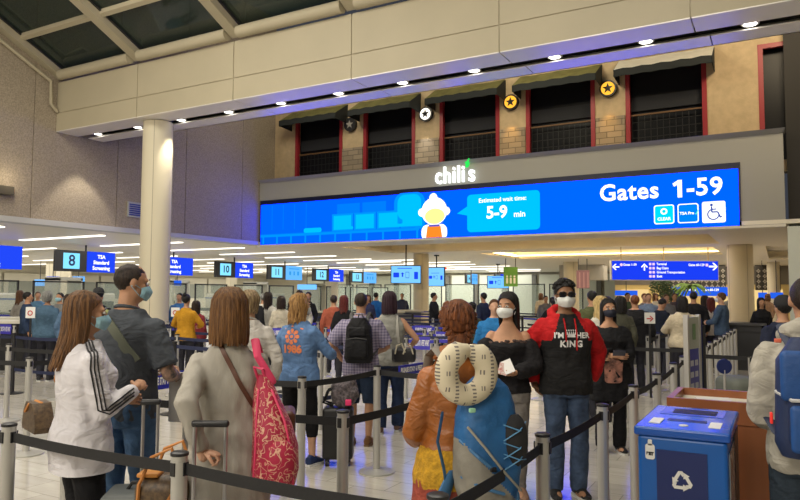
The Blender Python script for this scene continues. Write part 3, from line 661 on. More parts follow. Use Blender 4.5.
# ================================================================ BARRIERS
def belt_mb(a, b, z=.93, h=.05, sag=.012):
    a, b = Vector(a), Vector(b); n = 8; r = []
    d = (b-a).normalized(); nn = Vector((-d.y, d.x, 0))*.0015
    for i in range(n+1):
        k = i/n; p = a+(b-a)*k; zz = z-sag*4*k*(1-k)
        r.append([p+nn+Vector((0, 0, zz-h/2)), p-nn+Vector((0, 0, zz-h/2)), p-nn+Vector((0, 0, zz+h/2)), p+nn+Vector((0, 0, zz+h/2))])
    return MB().loft(r)
beltm = mat('black_webbing', (.012, .012, .014), .7, 0, None, 1, .3, 80); beltb = mat('blue_webbing', (.03, .035, .42), .6); beltn = mat('navy_webbing', (.012, .018, .06), .7)
_post = None
def stanchion(x, y, label, group, to=(), double=False, bm_=None, sign=None, dark_=False, blue_cap=False):
    """silver tube post on a flat round foot; the belts it holds are its parts"""
    global _post
    t = thing('stanchion', label, 'barrier post', (x, y, 0), 0, group)
    pm = black if dark_ else steel
    key = 'k' if dark_ else 's'
    if _post is None: _post = {}
    if key not in _post:
        a = MB().cyl((0, 0, .0), (0, 0, .012), .17, 32).loft([[Vector((cos(2*pi*j/32)*r, sin(2*pi*j/32)*r, z)) for j in range(32)] for r, z in ((.165, .012), (.10, .022), (.05, .035))])
        b = MB().cyl((0, 0, .03), (0, 0, .985), .034, 24).cyl((0, 0, .895), (0, 0, .96), .0372, 24)
        c = MB().cyl((0, 0, .984), (0, 0, .996), .0385, 24); c.cyl((0, 0, .996), (0, 0, 1.0), .036, 24, r2=.030)
        for q in range(4): c.box((cos(q*pi/2)*.035, sin(q*pi/2)*.035, .93), (.012, .026, .055), q*pi/2)
        _post[key] = [(n, mb.mesh(n), m_) for n, mb, m_ in (('base', a, pm), ('tube', b, pm), ('cap', c, black))]
        for n, me, m_ in _post[key]: me.materials.append(m_)
    for n, me, m_ in _post[key]:
        o = bpy.data.objects.new(n, me); C.objects.link(o); o.parent = t
    for q in to:
        dx, dy = q[0]-x, q[1]-y; L_ = math.hypot(dx, dy); u = Vector((dx, dy, 0))/L_
        for z in ((.93, .40) if double else (.93,)):
            obj('belt', belt_mb(u*.04, u*(L_-.04), z), (q[2] if len(q) > 2 else None) or bm_ or beltm, t, smooth=False)
    return t
# near belt line along Y = 2.13 and the lane edge along X = -1
G1 = 'near belt line across the foreground'
stanchion(-5.9, 2.16, 'silver barrier post out of frame that ends the near belt', G1)
stanchion(-4.72, 2.15, 'silver barrier post beyond the left photo edge', G1, [(-5.9, 2.16)])
stanchion(-3.52, 2.14, 'silver barrier post nearest the left photo edge in the foreground', G1, [(-4.72, 2.15), (-2.27, 2.13)])
stanchion(-2.27, 2.13, 'silver barrier post in the foreground under the grey cardigan woman', G1, [(-1.04, 2.13)])
stanchion(-1.04, 2.13, 'corner barrier post whose black top shows at the bottom centre edge', G1, [(-1.04, 3.30)])
lane_lab = ['silver barrier post between the orange jacket woman and the hoodie man', 'tall silver barrier post right beside the hoodie man', 'silver barrier post left of the recycling bin', 'fourth silver post along the right lane, behind the blue bin', 'fifth silver post along the right lane, smaller', 'sixth silver post along the right lane, by the standing sign']
ly = [3.30, 4.36, 5.38, 6.29, 7.33, 8.17, 9.1]; lx = [-1.04, -.99, -.99, -.96, -.96, -.97, -.95]
for i in range(6): stanchion(lx[i], ly[i], lane_lab[i], 'silver posts along the right lane', [(lx[i+1], ly[i+1])])
G2 = 'silver posts between the waiting people'
stanchion(-3.45, 4.53, 'silver barrier post beside the black suitcase with blue lit foot', G2, [(-3.37, 5.59), (-4.65, 4.5)])
stanchion(-3.37, 5.59, 'silver barrier post behind the suitcase near the backpack man', G2, [(-3.3, 6.8), (-2.25, 5.6, beltm)])
stanchion(-2.25, 3.35, 'silver barrier post in front of the black suitcase', G2, [(-3.45, 3.30), (-2.2, 4.5)])
stanchion(-2.2, 4.5, 'barrier post hidden behind the orange jacket', G2)
stanchion(-3.45, 3.30, 'barrier post hidden behind the pink backpack', G2, [(-4.7, 3.3)])
stanchion(-4.7, 3.3, 'barrier post hidden behind the gray shirt man', G2)
stanchion(-3.3, 6.8, 'silver barrier post behind the sleeveless woman', G2, [(-3.3, 8.0)])
stanchion(-3.3, 8.0, 'silver barrier post right of the sleeveless woman', G2, [(-3.3, 9.2, beltb), (-2.2, 8.0, beltb)])
def belt_text(a, b, s, label, z=.93, h=.14, m=None, rz=None, wd=None):
    a, b = Vector((*a, 0)), Vector((*b, 0)); c = (a+b)/2; d = (b-a); L_ = d.length; rz = math.atan2(d.y, d.x)
    t = thing('belt_sign', label, 'sign', (c.x, c.y, z), rz)
    obj('panel', MB().b2((-L_/2, -.006, -h/2), (L_/2, .006, h/2)), m or mat('belt_sign_blue', (.02, .025, .38), .5), t, smooth=False)
    tx = text_mb(s, h*.62, bold=.004); w_ = max(v.x for v in tx.v)*2; obj('lettering', stand(tx, (0, -.01, 0), sx=min(1, L_*.94/w_)), mat('belt_white', (.8, .8, .8)), t, smooth=False)
# left queues
G3 = 'silver posts of the left queue maze'
P1 = [(-6.88, 4.37), (-8.88, 5.35)]
stanchion(-6.88, 4.37, 'silver barrier post with its foot showing left of the white jacket woman', G3, [(-6.9, 5.6), (-8.1, 4.3)])
stanchion(-8.88, 5.35, 'silver barrier post with its foot showing at the left photo edge', G3, [(-7.7, 5.5), (-10, 5.3)])
stanchion(-7.7, 5.5, 'silver post behind the near left queue post', G3, [(-6.5, 5.6)])
# right rows
G5 = 'dense silver posts right of the standing sign'
rr = [(-.91, 10.01), (-.91, 10.78), (-.89, 11.56), (-.88, 12.3), (-.87, 13.1), (-.87, 13.9), (-.86, 14.67), (-.83, 15.4)]
for i, (x, y) in enumerate(rr): stanchion(x, y, 'silver post in the dense row right of the standing sign, %s from the near end' % ORD[i], G5, [rr[i+1]] if i < 7 else [(1.6, 15.6)], dark_=False)
stanchion(1.6, 15.6, 'silver post by the woman in black near the right column', G5)
stanchion(-1.0, 9.1, 'silver post just behind the standing sign', G5, [(1.5, 9.4)]); stanchion(1.5, 9.4, 'silver post hidden by the right backpack man', G5)
G6 = 'dense silver posts before the check counter'
rl_ = [(-1.97-.0, 12.06), (-1.92, 12.78), (-1.86, 13.5), (-1.8, 14.2), (-1.75, 15.0)]
for i, (x, y) in enumerate(rl_): stanchion(x, y, 'silver post in the short row before the dark check counter, %s from near' % ORD[i], G6, [rl_[i+1]] if i < 4 else [])
for i in range(5): stanchion(-3.4+.0*i, 9.5+1.2*i, 'silver post in the row behind the black dress woman, %s from near' % ORD[i], 'silver posts behind the black dress woman', [(-3.4, 10.7+1.2*i)] if i < 4 else [], double=True)
stanchion(-2.15, 9.9, 'silver post with a low belt between the black dress woman and the sign', 'silver posts behind the black dress woman', [(-.9, 10.0), (-3.4, 9.5)], double=False)
for i in range(4): stanchion(-2.5-.75*i, 16.2, 'silver post along the front of the dark counter, %s from the right' % ORD[i], 'silver posts along the dark counter', [(-3.25-.75*i, 16.2)])
# blue printed signs clipped on belts
a = at_z(148, 383, .90); b = at_z(184, 378, .90)
belt_text((a.x, a.y), (b.x, b.y), 'PLEASE STAY 6 FEET APART', 'blue belt sign reading please stay 6 feet apart beside the gray shirt man', z=.90, h=.14)
b0 = at_z(142, 383.5, .9); b1 = at_z(200, 376.3, .9)
stanchion(b0.x, b0.y, 'barrier post hidden behind the tattooed man', G3, [(b1.x, b1.y)]); stanchion(b1.x, b1.y, 'barrier post hidden behind the grey cardigan', G3)
a = at_z(399, 371, .92); b = at_z(430, 366, .92)
belt_text((a.x, a.y), (b.x, b.y), 'PLEASE STAY 6 FEET APART', 'blue belt sign right of the sleeveless woman', z=.92, h=.10)
BELT_POSTS = []
for (x0, x1, y, lab) in ((30, 65, 325, 'violet blue belt sign behind the denim jacket person'), (0, 11, 329, 'violet blue belt sign at the left photo edge'), (172, 193, 326, 'violet blue belt sign below the yellow sweater woman'), (262, 288, 333, 'blue belt sign left of the curly haired woman'), (330, 345, 332, 'blue belt sign between the curly haired woman and the plaid man'), (415, 432, 330, 'blue belt sign below the cream column, upper'), (412, 430, 343, 'blue belt sign below the cream column, lower'), (436, 448, 337, 'blue belt sign behind the braided hair')):
    a = at_z(x0, y, .9); b = at_z(x1, y+.4, .9); d_ = (b-a).normalized()*.1; BELT_POSTS.append((a.x-d_.x, a.y-d_.y, b.x+d_.x, b.y+d_.y, lab)); belt_text((a.x, a.y), (b.x, b.y), 'PLEASE STAY 6 FEET APART', lab, z=.9, h=.2, m=mat('belt_sign_violet', (.05, .04, .45), .5))
# ================================================================ PEOPLE
PROF = {  # z, half width, half depth, y centre
 'm': [(.80,.160,.115,0),(.90,.170,.118,-.005),(.98,.165,.115,-.005),(1.06,.150,.108,0),(1.14,.150,.108,0),(1.24,.163,.115,0),(1.33,.172,.116,0),(1.39,.160,.100,-.006),(1.43,.125,.082,-.01),(1.465,.088,.068,-.01),(1.51,.062,.06,-.008)],
 'f': [(.80,.165,.118,0),(.90,.178,.125,-.008),(.98,.165,.115,-.006),(1.06,.138,.098,0),(1.12,.130,.094,0),(1.22,.142,.108,.008),(1.29,.150,.122,.015),(1.36,.140,.096,.0),(1.41,.110,.076,-.008),(1.45,.078,.062,-.01),(1.50,.050,.050,-.006)]}
def prof(sex, z):
    P = PROF[sex]
    if z <= P[0][0]: return P[0][1:]
    for a, b in zip(P, P[1:]):
        if z <= b[0]:
            k = (z-a[0])/(b[0]-a[0]); k = k*k*(3-2*k); return tuple(a[i]+(b[i]-a[i])*k for i in (1, 2, 3))
    return P[-1][1:]
def torso(sex, z0, z1, inf=0, wd=1.0, flare=0, n=24, step=.035, fy=1.0):
    rings = []; m = max(2, int((z1-z0)/step))
    for i in range(m+1):
        z = z0+(z1-z0)*i/m; hx, hy, yc = prof(sex, z); hx = hx*wd+inf+max(0, 1.08-z)*flare; hy = hy*wd*fy+inf+max(0, 1.08-z)*flare*.7
        ring = []
        for j in range(n):
            a = 2*pi*j/n; c, s = cos(a), sin(a); e = .82
            ring.append(Vector((hx*math.copysign(abs(c)**e, c), yc+hy*math.copysign(abs(s)**e, s), z)))
        rings.append(ring)
    return MB().loft(rings)
def ik(a, t, l1, l2, hint):
    a, t = Vector(a), Vector(t); d = t-a; L_ = min(d.length, (l1+l2)*.995); d.normalize(); t = a+d*L_
    x = (l1*l1-l2*l2+L_*L_)/(2*L_); h = math.sqrt(max(0, l1*l1-x*x)); u = Vector(hint); u = (u-d*u.dot(d)).normalized()
    return a+d*x+u*h, t
def hand_mb(w, d, pn, side, curl=.5, k=1.0):
    """palm, four unequal fingers with bent knuckles and a thumb from the side of the palm"""
    g = MB(); d = Vector(d).normalized(); pn = Vector(pn); pn = (pn-d*pn.dot(d)).normalized(); l = d.cross(pn)*side
    w = Vector(w); M = Matrix((l, d, pn)).transposed()
    g.ell(w+d*.045, (.040*k, .056*k, .017*k), 12, M)
    for i, (o, ln) in enumerate(((.031, .070), (.0105, .080), (-.0105, .075), (-.031, .058))):
        b = w+d*.075*k+l*o*k; c1 = curl*.7; c2 = curl*1.7
        d1 = d*cos(c1)+pn*sin(c1); d2 = d*cos(c2)+pn*sin(c2); c3 = curl*2.4; d3 = d*cos(c3)+pn*sin(c3)
        p1 = b+d1*ln*.45*k; p2 = p1+d2*ln*.33*k; p3 = p2+d3*ln*.25*k
        g.tube([b-d*.02, b, p1, p2, p3], [.0088*k, .0086*k, .0082*k, .0076*k, .0066*k], 7)
    b = w+d*.025*k+l*.030*k; td = (d*.6+l*.75+pn*.35).normalized(); p1 = b+td*.035*k; td2 = (d*.9+l*.15+pn*(.3+curl*.6)).normalized(); p2 = p1+td2*.032*k
    g.tube([b, p1, p2], [.0115*k, .0105*k, .0085*k], 7)
    return g
def head_mb(sex):
    g = MB(); k = 1 if sex == 'm' else .95
    g.ell((0, -.008, 1.668), (.074*k, .093*k, .090*k), 20)
    g.ell((0, .020, 1.620), (.062*k, .070*k, .090*k), 18)
    g.ell((0, .040, 1.575), (.046*k, .048*k, .046*k), 14)
    g.tube([(0, .086, 1.655), (0, .104, 1.618)], [.009, .015], 8)           # nose
    g.ell((0, .082, 1.585), (.024, .012, .010), 10)                         # lips
    for s in (-1, 1):
        g.ell((s*.074*k, -.008, 1.640), (.010, .020, .031), 10)             # ears
        g.ell((s*.034, .074, 1.668), (.022, .014, .010), 8)                 # brow ridge
        g.ell((s*.040, .058, 1.625), (.022, .022, .022), 8)                 # cheeks
    return g
SKIN = {'light': (.62, .36, .24), 'tan': (.50, .27, .16), 'brown': (.30, .155, .085), 'dark': (.10, .05, .03), 'pale': (.68, .43, .31)}
HAIRC = {'brown': ((.13, .055, .020), (.05, .02, .008)), 'chestnut': ((.22, .105, .036), (.08, .034, .012)), 'highlight': ((.22, .105, .038), (.05, .022, .009)), 'blonde': ((.50, .33, .13), (.22, .12, .04)), 'goldblonde': ((.42, .24, .08), (.17, .08, .025)), 'ashblonde': ((.36, .26, .14), (.12, .075, .035)), 'black': ((.012, .010, .010), (.004, .003, .003)),
         'darkbrown': ((.035, .020, .013), (.010, .006, .004)), 'auburn': ((.22, .07, .02), (.07, .02, .008)), 'plum': ((.035, .010, .022), (.012, .004, .010)), 'red': ((.16, .02, .015), (.05, .01, .008)), 'grey': ((.30, .30, .28), (.12, .12, .12)), 'palegold': ((.72, .55, .25), (.4, .27, .1))}
class Fig: pass
def figure(label, pos, yaw, h=1.70, sex='f', skin='light', haircol='brown', hairstyle='long', hlen=.35, wd=1.0, arms=None, head=(0, 0), top=None, bottom=None,
           shoe=None, mask=None, vox=.0105, group=None, stance=.10, lean=0, far=False, tattoo=False, glasses=False, hat=None, hood=None, mb_legs=True, curl=.5, step=None):
    """one person standing: yaw is clockwise from the camera's own heading; all shapes are in a 1.75 m body then scaled"""
    s = h/1.75; rnd = random.Random(label)
    if far: vox = max(vox, .018)
    t = thing('person', label, 'person', (pos[0], pos[1], 0), TH-R(yaw), group)
    Fg = Fig(); Fg.t = t; Fg.s = s; Fg.yaw = yaw; Fg.sex = sex
    def fin(name, mb, mats, smooth=True, parent=None):
        m2 = MB(); m2.v = [v*s for v in mb.v]; m2.f = mb.f; m2.m = mb.m; return obj(name, m2, mats, parent or t)
    hm = Matrix.Rotation(R(-head[0]), 3, 'Z') @ Matrix.Rotation(R(head[1]), 3, 'X'); hp = Vector((0, -.005, 1.53))
    def hx(mb): return mb.xf(lambda v: hp+hm@(Vector(v)-hp))
    lk = math.tan(R(lean))
    shx = (.165 if sex == 'm' else .142)*wd**.6
    A = arms or {}
    joints = {}
    for sd, S_ in (('L', -1), ('R', 1)):
        sh = Vector((S_*shx, -.008, 1.380)); tg, hint = A.get(sd, ((S_*(shx+.07), .03, .88), (S_*.4, -1, 0)))
        el, wr = ik(sh, tg, .285, .255, hint); joints[sd] = (sh, el, wr)
    legs = {}
    for sd, S_ in (('L', -1), ('R', 1)):
        fy = 0 if step is None else step*S_
        hip = Vector((S_*.088, 0, .90)); an = Vector((S_*stance, fy-.01, .085)); kn, an = ik(hip, an, .415, .405, (S_*.15, 1, 0)); legs[sd] = (hip, kn, an)
    b = MB().join(torso(sex, .84, 1.50, 0, wd))
    b.tube([(0, -.012, 1.44), (0, -.004, 1.53), (0, .006, 1.60)], [.060 if sex == 'm' else .050, .056 if sex == 'm' else .046, .054 if sex == 'm' else .046], 14)
    b.join(hx(head_mb(sex)))
    ak = (1 if sex == 'm' else .84)*(.6+.4*wd)
    for sd in 'LR':
        sh, el, wr = joints[sd]
        b.tube([sh+Vector((-S_*.0, 0, 0)), sh.lerp(el, .35), sh.lerp(el, .8), el, el.lerp(wr, .3), el.lerp(wr, .75), wr, wr+(wr-el).normalized()*.03], [.056*ak, .050*ak, .043*ak, .041*ak, .043*ak, .033*ak, .028*ak, .029*ak], 12)
        hip, kn, an = legs[sd]
        b.tube([hip, hip.lerp(kn, .4), kn, kn.lerp(an, .3), kn.lerp(an, .65), an], [.085, .075, .054, .056, .042, .036], 12)
        b.ell(an+Vector((0, .055, -.045)), (.04, .11, .035), 10)
    sk = mat('skin_'+skin, SKIN[skin], .55, 0, None, 1, .12, 20, .05, 80, spec=.35)
    B = remesh(b, max(vox*.85, .0085), 2)
    nB = len(B.f)
    for sd, S_ in (('L', -1), ('R', 1)):
        sh, el, wr = joints[sd]; d = (wr-el).normalized()
        pn = A.get('pn'+sd, (-S_*1.0, .3, 0)); hd = A.get('hd'+sd, d)
        B.join(hand_mb(wr, hd, pn, S_, A.get('curl'+sd, curl), .95 if sex == 'm' else .88))
    if not far:
        e = MB()
        for S_ in (-1, 1):
            e.ell((S_*.033, .083, 1.648), (.0155, .008, .0085), 10, mi=1); e.ell((S_*.033, .090, 1.648), (.0065, .004, .0065), 8, mi=2)
            e.tube([(S_*.018, .094, 1.672), (S_*.034, .094, 1.677), (S_*.052, .084, 1.671)], .0035, 5, mi=2)
        B.join(hx(e))
    if tattoo:
        sh, el, wr = joints['R']
        for i, f in enumerate(B.f[:nB]):
            c = B.v[f[0]]; 
            for p, q in ((el, wr), (sh.lerp(el, .6), el)):
                k = max(0, min(1, (c-p).dot(q-p)/(q-p).length_squared)); 
                if (c-p.lerp(q, k)).length < .058: B.m[i] = 3
    fin('body', B, [sk, mat('eye_white', (.7, .68, .64), .3), mat('eye_dark', (.02, .012, .01), .3), mat('tattooed_skin', (.40, .24, .16), .6, 0, None, 1, 0, 22, 0, col2=(.035, .035, .04))])
    # ---- trousers, skirt
    bo = dict(kind='trousers', col=(.02, .02, .025), r=1.0, ln=1.0); bo.update(bottom or {})
    bmat = bo.get('mat') or cloth('cloth_%s' % (bo['name'] if 'name' in bo else '_'.join('%d' % int(c*200) for c in bo['col'])), bo['col'])
    if bo['kind'] == 'trousers':
        g = torso(sex, .82, bo.get('waist', 1.04), .014, wd*1.0)
        for sd in 'LR':
            hip, kn, an = legs[sd]; r = bo['r']; L_ = bo['ln']
            pts = [hip+Vector((0, 0, .03)), hip.lerp(kn, .4), kn]; rad = [.100*(.6+.4*wd), .088*max(1, r*.95), .064*r]
            if L_ >= 1: pts += [kn.lerp(an, .35), kn.lerp(an, .75), an+Vector((0, 0, -.02))]; rad += [.066*r, .058*r*r, .053*r*r*bo.get('cuff', 1)]
            elif L_ > .5: k = (L_-.5)*2; pts += [kn.lerp(an, k*.5), kn.lerp(an, k)]; rad += [.066*r, .060*r]
            else: pts[-1] = hip.lerp(kn, .6+L_*.8); rad[-1] = .080*r
            g.tube(pts, rad, 16, ball=False)
        G = wrinkle(remesh(g, vox, 3), .006, 14, .8, rnd.random()*50)
        fin('trousers', G, bmat)
        Fg.pants = G
    else:
        g = torso(sex, bo['hem'], bo.get('waist', 1.06), .018, wd, bo.get('flare', .12))
        G = wrinkle(remesh(g, vox, 2), .012, 16, .12, rnd.random()*50); fin('skirt', G, bmat)
        if 'under' in bo: pass
    # ---- top
    to = dict(col=(.5, .5, .5), hem=.86, inf=.02, sl=1.0, neck=1.49, flare=.0, wr=.007); to.update(top or {})
    tm = to.get('mat') or cloth('cloth_%s' % (to['name'] if 'name' in to else '_'.join('%d' % int(c*200) for c in to['col'])), to['col'])
    tm = tm if isinstance(tm, (list, tuple)) else [tm]
    def tops(par, name):
        inf0 = par['inf']; inf = inf0*.55; g = torso(sex, par['hem'], par['neck'], inf0*.8, wd, par['flare'])
        for sd in 'LR':
            sh, el, wr = joints[sd]; sl = par['sl']; q = par.get('slr', 1.0)
            if sl > 0:
                q0 = -.08 if par['neck'] > 1.42 else .14
                if sl >= 1: pts = [sh.lerp(el, q0), sh.lerp(el, .35), sh.lerp(el, .8), el, el.lerp(wr, .35), el.lerp(wr, .8), el.lerp(wr, sl-.03)]; rad = [(.054+inf)*ak, (.055+inf)*ak*q, (.050+inf)*ak*q, (.047+inf)*ak*q, (.047+inf)*ak*q, (.038+inf)*ak*q, (.034+inf*.8)*ak*(q if par.get('bell') else 1)]
                elif sl > .5: k = (sl-.5)*2; pts = [sh.lerp(el, -.08), sh.lerp(el, .5), el, el.lerp(wr, k)]; rad = [(.062+inf)*ak, (.054+inf)*ak*q, (.047+inf)*ak*q, (.044+inf)*ak*q]
                else: pts = [sh.lerp(el, -.08), sh.lerp(el, sl), sh.lerp(el, sl*2)]; rad = [(.062+inf)*ak, (.058+inf)*ak*q, (.056+inf)*ak*q]
                g.tube(pts, rad, 16, ball=False)
                if par['neck'] > 1.42: g.ell(sh, [(.054+inf)*ak]*3, 12)
            elif sl == 0 and par['neck'] > 1.42: g.ell(sh+Vector((-.04*(1 if sd == 'R' else -1), 0, .0)), (.05, .055, .04), 10)
        return wrinkle(remesh(g, vox, 3), par['wr'], 11, .7, rnd.random()*50)
    G = tops(to, 'top')
    if 'paint' in to:
        for i, f in enumerate(G.f):
            c = sum((G.v[k] for k in f), Vector())/len(f); G.m[i] = to['paint'](c, joints)
    nm = to.get('piece', 'shirt'); fin(nm, G, tm)
    Fg.top = G; Fg.joints = joints; Fg.legs = legs; Fg.shx = shx
    if to['neck'] > 1.47 and not far:
        c_ = MB(); r = .068 if sex == 'm' else .058
        pth = [Vector((cos(2*pi*j/16)*r, -.010+sin(2*pi*j/16)*r*.95, 1.492-.020*sin(2*pi*j/16))) for j in range(17)]
        c_.tube(pth, .010, 8, ball=False); fin('collar', c_, tm[0])
    # ---- shoes
    so = dict(col=(.03, .03, .035), sole=(.55, .55, .52)); so.update(shoe or {})
    for sd, S_ in (('L', -1), ('R', 1)):
        an = legs[sd][2]; c = Vector((an.x, an.y+.055, 0)); toe = S_*.15
        Mr = Matrix.Rotation(-toe, 3, 'Z'); c0 = Vector((an.x, an.y, 0))
        def ring(y, hw, z, zt, n=12): return [c0+Mr@Vector((hw*cos(2*pi*j/n), y, z+(zt-z)*(.5+.5*sin(2*pi*j/n)))) for j in range(n)]
        g = MB().loft([ring(-.075, .018, .02, .06), ring(-.065, .036, .012, .10), ring(-.02, .042, .012, .125), ring(.03, .044, .012, .105), ring(.09, .048, .012, .075), ring(.14, .044, .012, .055), ring(.175, .026, .014, .04), ring(.182, .012, .018, .03)])
        p = fin('shoe', g, cloth('shoe_%d_%d_%d' % tuple(int(c_*200) for c_ in so['col']), so['col'], .1, .5, .1))
        g = MB().loft([[c0+Mr@Vector((x, y, z)) for x, y in ((-.03, -.075), (.03, -.075), (.043, -.02), (.040, .04), (.050, .10), (.044, .15), (.018, .186), (-.018, .186), (-.044, .15), (-.050, .10), (-.040, .04), (-.043, -.02))] for z in (0, .022)])
        fin('sole', g, mat('sole_%d' % int(so['sole'][0]*100), so['sole'], .6), parent=p)
    # ---- hair
    if hairstyle: make_hair(Fg, fin, hx, hairstyle, haircol, hlen, rnd, sex, far)
    if mask:
        g = MB(); rings = []
        for i in range(9):
            z = 1.548+.090*i/8; ring = []
            for j in range(13):
                a = R(-76+152*j/12); bulge = .012*sin(pi*i/8)
                rr = .079+bulge if abs(a) < 1.2 else .077
                xx = rr*sin(a)*(.86+.14*i/8); yy = .018+(.088-.006*abs(i-5)/5+bulge+.014*max(0, 1-abs(a)/.5)*(1-abs(i-5)/6))*cos(a)
                ring.append(Vector((xx, yy, 1.594+(z-1.594)*(1-.42*(abs(j-6)/6)**2.2))))
            rings.append(ring)
        g.loft(rings, cap=False, closed=False)
        g.loft([[p*.985+Vector((0, 0, .0243)) for p in r_] for r_ in rings], cap=False, closed=False)
        mcol = {'blue': (.30, .52, .62), 'white': (.72, .74, .72), 'black': (.012, .014, .03)}[mask]
        mo = fin('face_mask', hx(g), mat('mask_'+mask, mcol, .8, 0, None, 1, .06, 30, .3, 90))
        for S_ in (-1, 1):
            g = MB()
            for z in (1.618, 1.575): g.tube([(S_*.076, .03, z), (S_*.080, .0, 1.62+(z-1.6)*.7), (S_*.079, -.024, 1.625)], .0022, 4)
            fin('ear_loop', hx(g), mat('mask_'+mask, mcol, .8), parent=mo)
    if glasses:
        g = MB()
        for S_ in (-1, 1):
            g.rbox((S_*.036, .104, 1.650), (.060, .010, .042), .005, n=2); g.tube([(S_*.064, .098, 1.655), (S_*.080, .05, 1.655), (S_*.080, -.01, 1.652)], .004, 5)
        g.tube([(-.01, .106, 1.655), (.01, .106, 1.655)], .004, 5)
        fin('sunglasses', hx(g), mat('sunglass_black', (.008, .008, .01), .12))
    if hat == 'cap' or hat == 'beanie' or hat == 'hat':
        g = MB(); g.loft([[Vector((cos(2*pi*j/20)*rx, -.012+sin(2*pi*j/20)*ry, z)) for j in range(20)] for rx, ry, z in ((.088, .106, 1.675), (.090, .108, 1.71), (.080, .096, 1.755), (.045, .055, 1.79), (.01, .012, 1.798))])
        if hat == 'hat': g.loft([[Vector((cos(2*pi*j/20)*r*.9, -.012+sin(2*pi*j/20)*r, z)) for j in range(20)] for r, z in ((.15, 1.69), (.10, 1.70), (.10, 1.705), (.15, 1.695))])
        if hat == 'cap': g.loft([[Vector((x, y, z)) for x, y in ((-.07, .07), (-.05, .14), (0, .17), (.05, .14), (.07, .07))] for z in (1.695, 1.705)])
        fin('hat', hx(g), mat('hat_black', (.02, .02, .022), .9))
    if hood:
        g = MB(); r1 = []
        for i in range(11):
            a = R(-150+300*i/10) ; c = Vector((sin(a)*.105, -.02-cos(a)*.100, 1.475+.045*cos(a))); r1.append(c)
        g.tube(r1, [.020, .032, .038, .042, .050, .058, .050, .042, .038, .032, .020], 12)
        g.ell((0, -.135, 1.42), (.10, .05, .085), 14)
        fin('hood', wrinkle(remesh(g, vox, 3), .005, 20, 1), hood)
    return Fg
